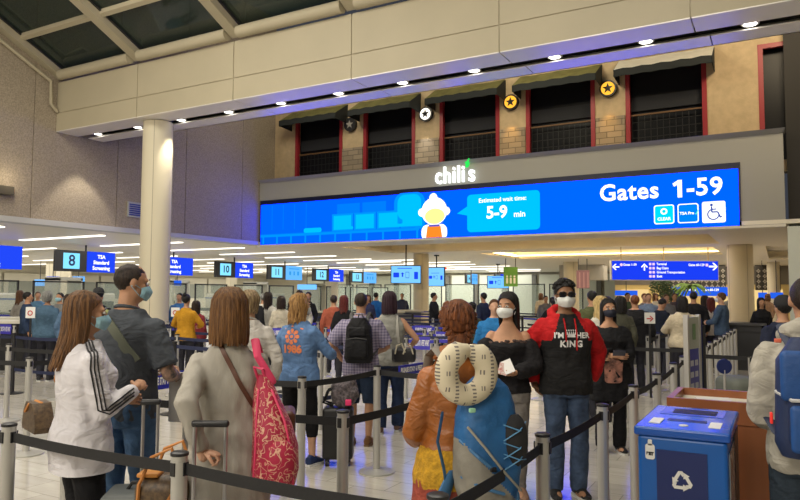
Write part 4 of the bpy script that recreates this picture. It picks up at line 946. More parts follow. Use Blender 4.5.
def make_hair(Fg, fin, hx, style, colr, ln, rnd, sex, far):
    c1, c2 = HAIRC[colr]; hmt = hair('hair_'+colr, c1, c2); g = MB(); k = 1 if sex == 'm' else .97
    def scalp(off, zc=1.672, yc=-.018, ry=.095):
        m = MB(); rings = []; n = 24
        for i in range(1, 12):
            a = pi*i/12; ring = []
            for j in range(n):
                b = 2*pi*j/n; x, y, z = sin(a)*cos(b), sin(a)*sin(b), cos(a)
                p = Vector(((.076*k+off)*x, yc+(ry*k+off)*y, zc+(.088+off)*z))
                fr = max(0, y)      # lift the front hairline
                zlim = 1.615+(.105)*min(1, fr*1.15) if y > -.2 else 1.575
                if p.z < zlim: p.z = zlim; p.x *= .93; p.y = yc+(p.y-yc)*.93
                ring.append(p)
            rings.append(ring)
        return m.loft(rings)
    def strand(phi, r0, zend, rad, out=.0, back=0, wave=0):
        pts = []; hxr, hyr = .080*k, .098*k
        for i in range(10):
            q = i/9
            if q < .45:
                a = (q/.45)*pi/2*.98+.12; zz = 1.672+.094*cos(a); rr = sin(a)
            else:
                f = (q-.45)/.55; zz = 1.672-(1.672-zend)*f; rr = 1+out*f
            x = sin(phi)*(hxr+r0)*rr; y = -.018+cos(phi)*(hyr+r0)*rr
            if zz < 1.50: y -= back*(1.50-zz); 
            x += wave*sin(q*14+phi*5)*.01; y += wave*cos(q*12+phi*3)*.008
            pts.append((x, y, zz))
        g.tube(pts, [rad*.5]+[rad]*6+[rad*.95, rad*.75, rad*.35], 6, ball=False)
    N = 20 if far else 64
    if style == 'crop':
        g = scalp(.007 if far else .001, 1.670, -.012, .092)
        g = wrinkle(remesh(g, .008, 1), .0022, 60, 1, 3); fin('hair', hx(g), hmt); return
    if style == 'curly':
        g = scalp(.012); 
        for i in range(90):
            a = rnd.uniform(0, 2*pi); e = rnd.uniform(.05, 1.35); y = sin(a)
            if y > .35 and e > .95: continue
            p = (cos(a)*sin(e)*.090, -.018+sin(a)*sin(e)*.108, 1.675+.098*cos(e)); g.ell(p, [rnd.uniform(.012, .02)]*3, 8)
        fin('hair', hx(g), hmt); return
    g = scalp(.010)
    if style in ('long', 'bob', 'wavy', 'shortbob'):
        ln_ = {'bob': .22, 'shortbob': .13}.get(style, ln)
        zend = 1.70-ln_
        face = R(78) if style != 'bob' else R(62)
        # backing mass
        rings = []
        for i in range(10):
            f = i/9; z = 1.70-(1.70-zend-.02)*f; ring = []; m = 20
            hx_, hy_ = (.082*k, .100*k) if style != 'shortbob' else (.080*k*(1-.2*f), .098*k*(1-.25*f))
            flare = (1+.10*f if style == 'bob' else 1.0-.05*f)
            for j in range(m+1):
                phi = face+(2*pi-2*face)*j/m; p = Vector((sin(phi)*hx_*flare, -.018+cos(phi)*hy_*flare, z))
                if z < 1.50: p.y -= .28*(1.50-z) if style != 'bob' else 0
                ring.append(p)
            for j in range(m, -1, -1):
                q = ring[j]; ring.append(Vector((q.x*.80, -.018+(q.y+.018)*.80, q.z)))
            rings.append(ring)
        g.loft(rings)
        for i in range(N):
            phi = face+(2*pi-2*face)*(i+rnd.uniform(-.3, .3))/N
            strand(phi, rnd.uniform(-.002, .006), zend+rnd.uniform(-.03, .04)*(.3 if style == 'bob' else 1), rnd.uniform(.010, .016)*(1.6 if far else 1), out=(.14 if style == 'bob' else (-.22 if style == 'shortbob' else .0)), back=(0 if style in ('bob', 'shortbob') else .28), wave=1.0 if style == 'wavy' else 0)
    if style in ('bun', 'tail', 'braid', 'updo'):
        for i in range(N//2):
            a = rnd.uniform(0, 2*pi)
            if sin(a) > .3: continue
            pts = []
            for q in range(6):
                f = q/5; e = R(80)*(1-f)+R(20)*f; pts.append((cos(a)*sin(e)*.088*k, -.018+sin(a)*sin(e)*.107*k-.02*f, 1.655+.098*cos(e)-.03*f*0))
            g.tube(pts, .010, 5, ball=False)
        if style == 'bun': g.ell((0, -.085, 1.745), (.045, .045, .045), 12); g.ell((.01, -.09, 1.775), (.03, .03, .03), 10)
        if style == 'tail':
            pts = [(0, -.105, 1.70), (0, -.145, 1.66), (0.01, -.15, 1.58), (0, -.14, 1.48), (0, -.13, 1.70-ln)]; g.tube(pts, [.02, .035, .04, .032, .012], 10)
        if style == 'braid':      # two thick plaits laid over the crown and down the back of the head
            for S_ in (-1, 1):
                P_ = [Vector((S_*.045, .04, 1.738)), Vector((S_*.074, -.01, 1.690)), Vector((S_*.066, -.070, 1.64)), Vector((S_*.036, -.102, 1.585)), Vector((S_*.014, -.100, 1.53))]
                for i in range(22):
                    f = i/21*4; a_ = int(min(3, f)); p = P_[a_].lerp(P_[a_+1], f-a_)
                    Mt = Matrix.Rotation((.7 if i % 2 else -.7), 3, 'Y'); g.ell(p+Vector((.010*(1 if i % 2 else -1), 0, 0)), (.020, .015, .013), 8, Mt)
            for i in range(40):
                phi = R(100+160*rnd.random()); e = rnd.uniform(.6, 1.9); g.ell((sin(phi)*sin(e)*.082, -.018+cos(phi)*sin(e)*.100, 1.665+.086*cos(e)), (.014, .014, .022), 7)
            g.ell((0, -.085, 1.56), (.06, .045, .05), 12)
    fin('hair', hx(g), hmt)

# things carried: built in the wearer's own frame, then given their own base point
def carried(Fg, name, label, cat, base, pieces, group=None):
    s = Fg.s; Mz = Matrix.Rotation(Fg.t.rotation_euler.z, 3, 'Z'); b = Vector(base)*s
    t = thing(name, label, cat, Fg.t.location+Mz@b, Fg.t.rotation_euler.z, group)
    par = {}
    for p in pieces:
        nm, mb, m = p[:3]; mb.xf(lambda v: Vector(v)*s-b); o = obj(nm, mb, m, par[p[3]] if len(p) > 3 else t)
        par[nm] = o
    return t
def bvh(mb): return BVHTree.FromPolygons([tuple(v) for v in mb.v], mb.f)
def drape(tx, surf, d, off=.004):
    """lay a flat drawing on a garment along direction d"""
    bv = bvh(surf); d = Vector(d)
    for i, v in enumerate(tx.v):
        h = bv.ray_cast(v-d*1.0, d)
        if h[0] is not None: tx.v[i] = h[0]-d*off
    return tx
def subdiv(mb, n=1):
    import bmesh
    me = mb.mesh('t', False); b_ = bmesh.new(); b_.from_mesh(me); bmesh.ops.triangulate(b_, faces=b_.faces)
    bmesh.ops.subdivide_edges(b_, edges=b_.edges, cuts=n, use_grid_fill=False); b_.to_mesh(me); b_.free()
    o = MB(); o.v = [v.co.copy() for v in me.vertices]; o.f = [tuple(p.vertices) for p in me.polygons]; o.m = [0]*len(o.f); bpy.data.meshes.remove(me); return o
def ribbon(surf, pts, dirs, w, off=.004, th=.004):
    """strip laid on a surface: each path point is dropped along its direction"""
    bv = bvh(surf); P = []
    for p, d in zip(pts, dirs):
        p, d = Vector(p), Vector(d).normalized(); h = bv.ray_cast(p-d*.35, d)
        P.append((h[0] if h[0] is not None else p)-d*off)
    g = MB(); rings = []
    for i, p in enumerate(P):
        t_ = (P[min(i+1, len(P)-1)]-P[max(i-1, 0)]).normalized(); d = Vector(dirs[i]).normalized(); l = t_.cross(d).normalized()
        rings.append([p-l*w/2+d*th, p+l*w/2+d*th, p+l*w/2-d*th, p-l*w/2-d*th])
    return g.loft(rings)
def lerps(a, b, n): a, b = Vector(a), Vector(b); return [a.lerp(b, i/(n-1)) for i in range(n)]
# ================================================================ THE TRAVELLERS IN FRONT
wht_cloth = cloth('white_jersey', (.68, .66, .70), .06, .6, .2)
def strap_on(Fg, pts, dirs, w, surf=None): return ribbon(surf or Fg.top, pts, dirs, w)

# 1 woman in the white striped jacket
p = at_D(86, 3.72)
f = figure('woman in a white jacket with black sleeve stripes and long brown hair at left', p, 48, 1.67, 'f', 'tan', 'highlight', 'long', .36, 1.10,
    arms={'R': ((.09, .25, 1.20), (.5, -1, -.5)), 'L': ((-.10, .26, 1.12), (-.6, -.6, -.3)), 'curl': .9, 'curlR': .9, 'pnR': (-.6, 0, -.6)}, head=(12, -4),
    top=dict(mat=wht_cloth, hem=.78, inf=.030, sl=1.0, flare=.0, wr=.009, piece='jacket'), bottom=dict(name='leggings', col=(.010, .010, .012), r=.98), mask='blue', shoe=dict(col=(.6, .6, .6)))
sh, el, wr = f.joints['R']
for k_ in (-.017, 0, .017):
    pts = [sh+Vector((-.07, k_, .0)), sh+Vector((-.03, k_, 0)), sh+Vector((0, k_, 0)), sh+Vector((.01, k_, 0)), sh+Vector((.01, k_, -.01))]+[sh.lerp(el, q)+Vector((0, k_*1.2, 0)) for q in (.15, .35, .55, .75, .95)]+[el.lerp(wr, q)+Vector((k_*.3, 0, k_*1.2)) for q in (.15, .35, .55, .75, .92)]
    dr = [(0, 0, -1), (-.2, 0, -1), (-.55, .05, -.8), (-.8, .1, -.55), (-.95, .15, -.3)]+[(-1, .25, -.1)]*5+[(-1, .1, 0)]*5
    obj('sleeve_stripe', strap_on(f, pts, dr, .0075).xf(lambda v: v*f.s), mat('stripe_black', (.012, .012, .015), .7), f.t)
obj('hem_band', MB().loft([r_ for r_ in [[Vector((v.x, v.y, z)) for v in torso('f', .78, .82, .024, 1.10, .0).v[:24]] for z in (.772, .815)]]).xf(lambda v: Vector((v.x*1.03, v.y*1.03, v.z))*f.s), wht_cloth, f.t)
bagm = mat('monogram_canvas', (.05, .028, .015), .5, 0, None, 1, 0, 55, 0, col2=(.12, .075, .035)); tanl = mat('tan_leather', (.50, .20, .05), .5)
g = MB().loft([[Vector((-.24+x*sx, -.17+y, z)) for x, y in ((-.13, -.05), (.13, -.05), (.14, .0), (.13, .05), (-.13, .05), (-.14, 0))] for z, sx in ((.97, 1), (1.0, 1.08), (1.07, .9), (1.13, .5))])
st = ribbon(f.top, [(.02, -.3, 1.44), (-.04, -.3, 1.36), (-.10, -.3, 1.26), (-.15, -.3, 1.18), (-.18, -.28, 1.12)], [(0, 1, 0)]*5, .016)
carried(f, 'shoulder_bag', 'small dark brown monogram shoulder bag with tan strap behind the white jacket woman', 'bag', (-.24, -.17, .97), [('bag_body', g, bagm), ('strap', st, tanl), ('zip_pull', MB().tube([(-.24, -.22, 1.12), (-.27, -.23, 1.08)], .009, 6), tanl), ('top_trim', MB().tube([(-.30, -.17, 1.125), (-.18, -.17, 1.125)], .012, 6), tanl)])

# 2 man in the grey T-shirt
p = at_D(128, 4.25)
f = figure('tall man in a dark gray T-shirt and blue jeans with tattooed forearm, seen from behind', p, 14, 1.85, 'm', 'tan', 'darkbrown', 'crop', .1, 1.05,
    arms={'R': ((.19, .22, 1.08), (.6, -1, -.2)), 'L': ((-.1, .28, 1.10), (-.6, -1, 0)), 'curl': .8}, head=(38, -6), tattoo=True,
    top=dict(name='gray_tee', col=(.075, .085, .10), hem=.86, inf=.022, sl=.42, slr=1.08, wr=.008), bottom=dict(name='denim', mat=folds(mat('blue_denim', (.055, .13, .27), .85, 0, None, 1, .45, 7, .3, 50)), r=1.08), mask='blue', shoe=dict(col=(.2, .18, .16)))
st = ribbon(f.top, [(-.10, -.3, 1.47), (-.05, -.3, 1.42), (.02, -.3, 1.36), (.08, -.3, 1.28), (.14, -.3, 1.20)], [(0, 1, 0)]*5, .055)
st2 = ribbon(f.top, [(-.12, .05, 1.6), (-.11, .0, 1.6), (-.10, -.06, 1.6), (-.09, -.12, 1.55)], [(0, 0, -1)]*3+[(0, .6, -.6)], .055)
g = MB().rbox((-.27, .02, 1.0), (.12, .26, .30), .05)
carried(f, 'sling_bag', 'black sling bag with an olive green strap across the gray T-shirt man', 'bag', (-.27, .02, .85), [('bag_body', g, cloth('bag_black', (.02, .02, .02))), ('strap', st2, mat('olive_strap', (.22, .24, .08), .8)), ('strap', st, mat('grey_strap', (.10, .11, .08), .8))])
g = MB().loft([[Vector((x, y, z)) for x, y in ((.13, .24), (.22, .24), (.22, .26), (.13, .26))] for z in (.80, .95, 1.10)])
carried(f, 'paper_bag', 'white paper held low by the tattooed man', 'paper', (.17, .25, .80), [('sheet', g, mat('paper_white', (.6, .58, .55), .8))])

# 3 woman in the long grey cardigan
p = at_D(230, 3.4)
cardm = folds(mat('grey_knit', (.38, .355, .31), .85, 0, None, 1, .18, 9, .35, 45, stretch=(1, 1, .3)), .28, 4.5, (1, 1, .45))
f = figure('woman in a long light grey cardigan with straight auburn bob, foreground left of centre', p, -8, 1.69, 'f', 'light', 'chestnut', 'bob', .25, 1.0,
    arms={'L': ((-.10, -.20, .98), (-.35, -1, .2)), 'R': ((.18, .20, .95), (.4, -1, 0)), 'pnL': (0, 0, -1), 'curlL': 1.1, 'hdL': (.9, .1, -.2)},
    top=dict(mat=cardm, hem=.66, inf=.026, sl=1.0, slr=1.0, flare=.08, wr=.012, piece='cardigan'), bottom=dict(name='leggings', col=(.010, .010, .012), r=.98), shoe=dict(col=(.03, .03, .03)))
st = ribbon(f.top, lerps((-.04, -.4, 1.485), (.17, -.4, 1.10), 12), [(0, 1, 0)]*12, .022)
carried(f, 'crossbody_strap_bag', 'brown leather crossbody bag with its strap across the grey cardigan', 'bag', (.30, .08, .98), [('strap', st, mat('brown_leather', (.10, .035, .018), .5)), ('bag_body', MB().rbox((.30, .06, 1.05), (.08, .22, .17), .03), mat('brown_leather', (.10, .035, .018), .5))])
def scroll_mat():
    m = bpy.data.materials.new('pink_scroll_print'); m.use_nodes = True; nt = m.node_tree; b = nt.nodes['Principled BSDF']
    tc = nt.nodes.new('ShaderNodeTexCoord'); n = nt.nodes.new('ShaderNodeTexNoise'); n.inputs['Scale'].default_value = 19; n.inputs['Detail'].default_value = 1; n.inputs['Distortion'].default_value = 1.6
    nt.links.new(tc.outputs['Object'], n.inputs['Vector']); cr = nt.nodes.new('ShaderNodeValToRGB'); nt.links.new(n.outputs[0], cr.inputs[0])
    e = cr.color_ramp.elements; e[0].position = .46; e[0].color = (.40, .010, .05, 1); e[1].position = .485; e[1].color = (.72, .42, .28, 1)
    x = e.new(.515); x.color = (.60, .32, .22, 1); y = e.new(.54); y.color = (.36, .009, .045, 1)
    nt.links.new(cr.outputs[0], b.inputs['Base Color']); b.inputs['Roughness'].default_value = .6; return m
pk = scroll_mat(); pks = mat('pink_webbing', (.70, .05, .14), .6)
cx, cy = .245, -.12
g = MB()
rings = []
for z, hx_, hy_, dy in ((.78, .07, .09, 0), (.80, .10, .135, 0), (.88, .116, .155, 0), (.98, .112, .150, 0), (1.08, .098, .13, .01), (1.17, .078, .10, .02), (1.26, .052, .065, .03), (1.33, .02, .03, .04)):
    rings.append([Vector((cx-max(0, z-1.0)*.22+hx_*math.copysign(abs(cos(a))**.8, cos(a)), cy+dy+hy_*math.copysign(abs(sin(a))**.8, sin(a)), z)) for a in [2*pi*j/24 for j in range(24)]])
g.loft(rings); g = wrinkle(g, .008, 12, 1, 5)
pkt = MB().ell((cx+.03, cy-.13, .93), (.08, .05, .11), 16)
st1 = MB().tube([(cx-.02, cy+.02, 1.30), (.15, -.10, 1.42), (.13, -.02, 1.50), (.14, .08, 1.44), (.17, .13, 1.30), (.20, .1, 1.1), (.22, .0, .85)], .022, 8, flat=.35)
st3 = MB().tube([(cx-.04, cy-.14, .72), (cx-.05, cy-.15, .60), (cx-.03, cy-.14, .48)], .006, 5)
carried(f, 'pink_backpack', 'pink backpack with pale scroll print hanging on the grey cardigan woman', 'backpack', (cx, cy, .70), [('pack_body', g, pk), ('front_pocket', pkt, pk), ('shoulder_strap', st1, pks), ('loose_strap', st3, pks), ('seam_piping', MB().tube([(cx-.10, cy-.08, .82), (cx-.09, cy-.115, .98), (cx-.09, cy-.085, 1.12), (cx-.085, cy-.03, 1.26)], .006, 6), pks), ('seam_piping', MB().tube([(cx+.09, cy-.10, .82), (cx+.08, cy-.125, .98), (cx+.045, cy-.095, 1.12), (cx-.02, cy-.04, 1.26)], .006, 6), pks), ('top_loop', MB().tube([(cx-.09, cy+.03, 1.30), (cx-.11, cy, 1.37), (cx-.07, cy, 1.36), (cx-.05, cy+.02, 1.29)], .008, 6), pks)])

def suitcase(X, Y, rz, label, w_, h_, d_, m, hz, name='suitcase', grip_w=.14, ribbed=False):
    t = thing(name, label, 'suitcase', (X, Y, 0), rz)
    g = MB().rbox((0, 0, .06+h_/2), (w_, d_, h_), .035)
    obj('shell', g, m, t)
    if ribbed:
        r = MB()
        for k in range(9): r.rbox((0, -d_/2-.001, .12+k*(h_-.12)/8.5), (w_*.86, .012, .02), .005, n=2)
        obj('ribs', r, m, t)
    for sx in (-1, 1):
        for sy in (-1, 1):
            wg = MB().cyl((sx*(w_/2-.045)-.012, sy*(d_/2-.03), .028), (sx*(w_/2-.045)+.012, sy*(d_/2-.03), .028), .028, 14); wg.box((sx*(w_/2-.045), sy*(d_/2-.03), .055), (.03, .03, .03))
            obj('wheel', wg, black, t)
    g = MB()
    for sx in (-1, 1): g.cyl((sx*grip_w/2, d_/2-.03, h_), (sx*grip_w/2, d_/2-.03, hz), .009, 8)
    hd = obj('telescopic_handle', g, mat('handle_alu', (.45, .45, .47), .3, .9), t); obj('grip', MB().rbox((0, d_/2-.03, hz), (grip_w+.03, .03, .03), .012), black, hd)
    obj('top_handle', MB().tube([(-.08, 0, .06+h_), (-.06, 0, .09+h_), (.06, 0, .09+h_), (.08, 0, .06+h_)], .010, 6), black, t)
    return t
p = at_D(207, 3.02); suitcase(p.x, p.y, TH, 'black suitcase with tall handle gripped by the grey cardigan woman', .36, .56, .24, mat('suitcase_black', (.02, .02, .022), .5), 1.09)
p = at_D(149, 3.55); suitcase(p.x, p.y, TH+R(8), 'grey ribbed suitcase between the gray shirt man and the grey cardigan', .38, .62, .26, mat('suitcase_grey', (.10, .11, .11), .45), 1.10, ribbed=True, grip_w=.075)
# monogram duffel carried on that suitcase's front
p = at_D(168, 3.28)
t = thing('duffel_bag', 'brown monogram bag with tan leather handles beside the grey suitcase', 'bag', (p.x, p.y, .34), TH)
obj('bag_body', MB().rbox((0, 0, .26), (.24, .2, .46), .07), bagm, t)
for s_ in (-1, 1): obj('handle', MB().tube([(-.09, s_*.1, .30), (-.08, s_*.1, .46), (-.03, s_*.09, .58), (.06, s_*.08, .62), (.10, s_*.09, .50), (.10, s_*.1, .30)], .009, 6), tanl, t)
obj('leather_strap', MB().tube([(-.10, -.115, .05), (-.02, -.115, .25), (.08, -.112, .42)], .014, 6, flat=.4), tanl, t)
obj('leather_trim', MB().rbox((-.05, -.04, .495), (.10, .09, .02), .008), mat('orange_leather', (.62, .26, .05), .5), t)
t2 = thing('duffel_support', 'dark small case under the brown monogram bag', 'suitcase', (p.x, p.y, 0), TH); obj('shell', MB().rbox((0, 0, .185), (.26, .24, .31), .04), black, t2)

# 4 short haired blonde woman further on
p = at_z(247, 485, 0)
f = figure('woman with short ash blonde hair in a pale top behind the grey cardigan woman', p, 0, 1.69, 'f', 'light', 'ashblonde', 'shortbob', .13, 1.12,
    arms={'R': ((.20, .12, .92), (1, -1, 0))}, top=dict(name='pale_top', col=(.55, .52, .48), hem=.80, inf=.03, wr=.009), bottom=dict(name='charcoal_trousers', col=(.04, .04, .05), r=1.05), shoe=dict(col=(.30, .14, .04), sole=(.3, .2, .1)))

# 5 curly blonde woman in the blue sweatshirt
p = at_z(298, 467, 0)
f = figure('woman in a blue sweatshirt with orange print on the back and wavy golden hair', p, 22, 1.66, 'f', 'light', 'goldblonde', 'wavy', .24, 1.12,
    arms={'R': ((.20, .36, 1.10), (.8, -1, -.3)), 'L': ((-.22, .15, .95), (-1, -1, 0))}, head=(20, -5), step=.12,
    top=dict(name='blue_sweat', col=(.13, .24, .46), hem=.84, inf=.034, wr=.011, piece='sweatshirt'), bottom=dict(name='black_capri', col=(.012, .012, .014), r=1.0, ln=.75), shoe=dict(col=(.03, .05, .14), sole=(.8, .8, .8)), mask='white')
om = mat('orange_print', (.80, .24, .10), .7)
tx = subdiv(text_mb('1986', .105, bold=.006), 1); tx = stand(tx, (-.01, -.4, 1.20), sx=1.0); obj('back_print', drape(tx, f.top, (0, 1, 0), .004).xf(lambda v: v*f.s), om, f.t, smooth=False)
g = MB()
for k in range(8): a = 2*pi*k/8; g.join(disc(.020, 10, (.062*cos(a), .062*sin(a))))
for k in range(24): a0, a1 = 2*pi*k/24, 2*pi*(k+1)/24; g.join(seg((.038*cos(a0), .038*sin(a0)), (.038*cos(a1), .038*sin(a1)), .010))
g.join(disc(.016, 10)); g.join(seg((-.11, .075), (.0, .105), .012)).join(seg((.0, .105), (.11, .075), .012))
obj('back_print', drape(stand(g, (-.01, -.4, 1.33)), f.top, (0, 1, 0), .004).xf(lambda v: v*f.s), om, f.t, smooth=False)

# 6 plaid shirt man with the black backpack
p = at_z(360, 445, 0)
def plaid():
    m = bpy.data.materials.new('plaid_shirt'); m.use_nodes = True; nt = m.node_tree; b = nt.nodes['Principled BSDF']; tc = nt.nodes.new('ShaderNodeTexCoord')
    sep = nt.nodes.new('ShaderNodeSeparateXYZ'); nt.links.new(tc.outputs['Object'], sep.inputs[0]); outs = []
    for ax, fr in ((0, 200), (2, 200)):
        mu = nt.nodes.new('ShaderNodeMath'); mu.operation = 'MULTIPLY'; mu.inputs[1].default_value = fr; nt.links.new(sep.outputs[ax], mu.inputs[0])
        si = nt.nodes.new('ShaderNodeMath'); si.operation = 'SINE'; nt.links.new(mu.outputs[0], si.inputs[0]); outs.append(si)
    ad = nt.nodes.new('ShaderNodeMath'); ad.operation = 'ADD'; nt.links.new(outs[0].outputs[0], ad.inputs[0]); nt.links.new(outs[1].outputs[0], ad.inputs[1])
    cr = nt.nodes.new('ShaderNodeValToRGB'); mr = nt.nodes.new('ShaderNodeMapRange'); mr.inputs[1].default_value = -2; mr.inputs[2].default_value = 2; nt.links.new(ad.outputs[0], mr.inputs[0]); nt.links.new(mr.outputs[0], cr.inputs[0])
    cr.color_ramp.elements[0].color = (.10, .09, .18, 1); cr.color_ramp.elements[1].color = (.36, .32, .42, 1); nt.links.new(cr.outputs[0], b.inputs['Base Color']); b.inputs['Roughness'].default_value = .85; return m
f = figure('man in a purple plaid shirt and navy shorts wearing a black backpack, seen from behind', p, 8, 1.68, 'm', 'tan', 'darkbrown', 'crop', .1, 1.15,
    arms={'R': ((.16, .26, 1.05), (1, -1, 0)), 'L': ((-.26, .12, .98), (-1, -1, 0))}, top=dict(mat=plaid(), hem=.80, inf=.032, sl=.46, slr=1.12, wr=.010), bottom=dict(name='navy_shorts', col=(.02, .035, .07), r=1.28, ln=.52), shoe=dict(col=(.18, .09, .04), sole=(.2, .12, .06)))
def backpack(Fg, label, m, m2, size, c, name='backpack', extra=(), sw=.045, taper=.8):
    w_, h_, d_ = size; cx, cy, cz = c
    rings = []
    for i in range(11):
        q = i/10; z = cz-h_/2+h_*q; k = (1 if .08 < q < .8 else (.86 if q <= .08 else 1-(q-.8)*1.9)); kw = 1-(1-taper)*q
        rings.append([Vector((cx+w_/2*k*kw*math.copysign(abs(cos(a))**.6, cos(a)), cy+d_/2*k*math.copysign(abs(sin(a))**.6, sin(a)), z)) for a in [2*pi*j/24 for j in range(24)]])
    body = MB().loft(rings)
    pk1 = MB().rbox((cx, cy-d_/2-.005, cz-h_*.18), (w_*.74, .07, h_*.42), .03); pk2 = MB().rbox((cx, cy-d_/2+.005, cz+h_*.20), (w_*.62, .05, h_*.22), .025)
    ps = [('pack_body', body, m), ('front_pocket', pk1, m), ('upper_pocket', pk2, m),
          ('zip', MB().tube([(cx-w_*.34, cy-d_/2-.030, cz+.02), (cx, cy-d_/2-.040, cz+.035), (cx+w_*.34, cy-d_/2-.030, cz+.02)], .005, 5), m2),
          ('top_handle', MB().tube([(cx-.035, cy+d_/2-.01, cz+h_/2-.02), (cx-.02, cy+d_/2-.02, cz+h_/2+.035), (cx+.02, cy+d_/2-.02, cz+h_/2+.035), (cx+.035, cy+d_/2-.01, cz+h_/2-.02)], .008, 6), m2)]
    for S_ in (-1, 1):
        ps.append(('shoulder_strap', MB().tube([(cx+S_*.07, cy+d_/2-.01, cz+h_/2-.06), (S_*.095, -.10, 1.475), (S_*.105, -.02, 1.525), (S_*.115, .07, 1.485), (S_*.125, .135, 1.36), (S_*.145, .13, 1.22), (S_*.19, .03, 1.10), (cx+S_*w_*.42, cy+d_/2-.02, cz-h_*.36)], sw*.5, 8, flat=.32, up=(1, 0, 0)), m2))
    return carried(Fg, name, label, 'backpack', (cx, cy, cz-h_/2), ps+list(extra))
bk = cloth('pack_black', (.014, .014, .016), .3, .7)
backpack(f, 'large black backpack on the plaid shirt man', bk, mat('pack_dark_grey', (.05, .05, .05), .5), (.33, .50, .22), (.03, -.26, 1.22))

# 7 sleeveless woman
p = at_z(389, 432, 0)
f = figure('woman in a grey sleeveless top and navy trousers with plum bob hair and a handbag', p, 6, 1.69, 'f', 'tan', 'plum', 'bob', .25, 1.22,
    arms={'R': ((.25, .20, 1.05), (1, -1, 0)), 'L': ((-.2, .2, 1.0), (-1, -1, 0))}, step=.10,
    top=dict(name='grey_sleeveless', col=(.30, .30, .27), hem=.84, inf=.030, sl=0, wr=.010), bottom=dict(name='navy_trousers', col=(.02, .035, .085), r=1.2), shoe=dict(col=(.15, .09, .07)))
st = ribbon(f.top, lerps((.10, -.4, 1.46), (.13, -.4, 1.12), 8), [(0, 1, 0)]*8, .035)
carried(f, 'handbag', 'black handbag with cream handles on the sleeveless woman, right side', 'bag', (.20, -.14, .88), [('bag_body', MB().rbox((.20, -.16, .98), (.30, .12, .18), .04), black), ('handle', MB().tube([(.10, -.23, 1.0), (.12, -.23, 1.10), (.18, -.23, 1.12), (.22, -.23, 1.02)], .010, 6), mat('cream_leather', (.6, .55, .42), .5)), ('handle', MB().tube([(.20, -.235, 1.0), (.23, -.235, 1.08), (.29, -.235, 1.10), (.32, -.23, 1.0)], .010, 6), mat('cream_leather', (.6, .55, .42), .5)), ('strap', st, mat('pale_strap', (.35, .34, .30), .7))])

# black suitcase with a floral bag on it
p = at_z(338, 464, 0)
suitcase(p.x, p.y, TH, 'black suitcase standing behind the two front barrier posts', .30, .50, .22, mat('suitcase_black2', (.012, .012, .013), .4), .74)
t = thing('tote_bag', 'dark patterned bag with a pink tag lying on the black suitcase', 'bag', (p.x+.02, p.y, .56), TH)
fm = mat('dark_floral', (.05, .045, .05), .8, 0, None, 1, 0, 40, .3, col2=(.16, .13, .14))
obj('bag_body', wrinkle(remesh(MB().ell((.04, -.02, .14), (.14, .11, .15), 18).ell((.08, 0, .22), (.09, .08, .10), 14), .012, 2), .02, 14, 1, 3), fm, t)
for s_ in (-1, 1): obj('handle', MB().tube([(-.02, s_*.05, .2), (-.12, s_*.06, .16), (-.16, s_*.06, .05), (-.08, s_*.05, .02)], .013, 6), bk, t)
obj('tag', MB().rbox((.09, -.13, .06), (.06, .02, .06), .01), mat('hot_pink', (.75, .03, .16), .5), t)

# 8 woman in the orange leather jacket
p = at_D(457, 3.25)
lea = folds(mat('cognac_leather', (.36, .115, .022), .42, 0, None, 1, .3, 9, .35, 60))
f = figure('woman in a cognac leather jacket over a yellow knit with braided auburn hair, centre foreground', p, -16, 1.64, 'f', 'light', 'auburn', 'braid', .2, 1.04,
    arms={'L': ((-.14, .26, 1.02), (-.5, -1, -.1)), 'R': ((.16, .26, 1.05), (.5, -1, 0))}, head=(14, 4),
    top=dict(mat=lea, hem=.99, inf=.032, sl=1.0, slr=1.05, wr=.010, piece='leather_jacket'), bottom=dict(kind='skirt', hem=.10, name='rust_skirt', col=(.36, .08, .055), flare=.13))
g = torso('f', .85, 1.04, .032, 1.06, .04); g = wrinkle(remesh(g, .012, 2), .006, 30, .4, 9)
obj('knit_top', g.xf(lambda v: v*f.s), mat('mustard_knit', (.62, .34, .02), .9, 0, None, 1, .35, 40, .9, 90), f.t)
obj('jacket_collar', MB().loft([[Vector((cos(a)*r_*1.15, -.02+sin(a)*r_, z-.02*sin(a))) for a in [2*pi*j/28 for j in range(28)]] for r_, z in ((.070, 1.51), (.085, 1.53), (.115, 1.475), (.105, 1.465))]).xf(lambda v: v*f.s), lea, f.t)
pb = mat('pack_blue', (.015, .12, .33), .6, 0, None, 1, .25, 8, .4, 40); pg = mat('pack_grey', (.25, .235, .20), .8, 0, None, 1, .2, 8, .4, 40); bst = mat('pack_strap_blue', (.05, .16, .33), .7)
cx, cy = .05, -.25
rings = []; 
for z, w_, d_ in ((.78, .10, .07), (.81, .120, .11), (.90, .145, .13), (1.0, .152, .13), (1.15, .148, .12), (1.28, .13, .10), (1.36, .10, .08), (1.40, .06, .04)):
    rings.append([Vector((cx+w_*math.copysign(abs(cos(a))**.7, cos(a)), cy+d_*math.copysign(abs(sin(a))**.7, sin(a)), z)) for a in [2*pi*j/32 for j in range(32)]])
body = MB().loft(rings); body = remesh(body, .010, 1)
for i, q in enumerate(body.f):
    c = sum((body.v[k] for k in q), Vector())/len(q); body.m[i] = 1 if c.z < 1.02+(cx-c.x)*1.1-.06 else 0
body = wrinkle(body, .006, 12, 1, 2)
mesh_p = MB().ell((cx+.10, cy-.09, 1.12), (.068, .055, .125), 18)
cords = MB()
for za, zb_ in ((1.20, 1.13), (1.12, 1.05), (1.07, 1.0)): cords.tube([(cx+.03, cy-.135, za), (cx+.10, cy-.150, (za+zb_)/2+.01), (cx+.16, cy-.09, zb_+.03)], .003, 5); cords.tube([(cx+.03, cy-.135, zb_), (cx+.10, cy-.153, (za+zb_)/2+.01), (cx+.16, cy-.09, za)], .003, 5)
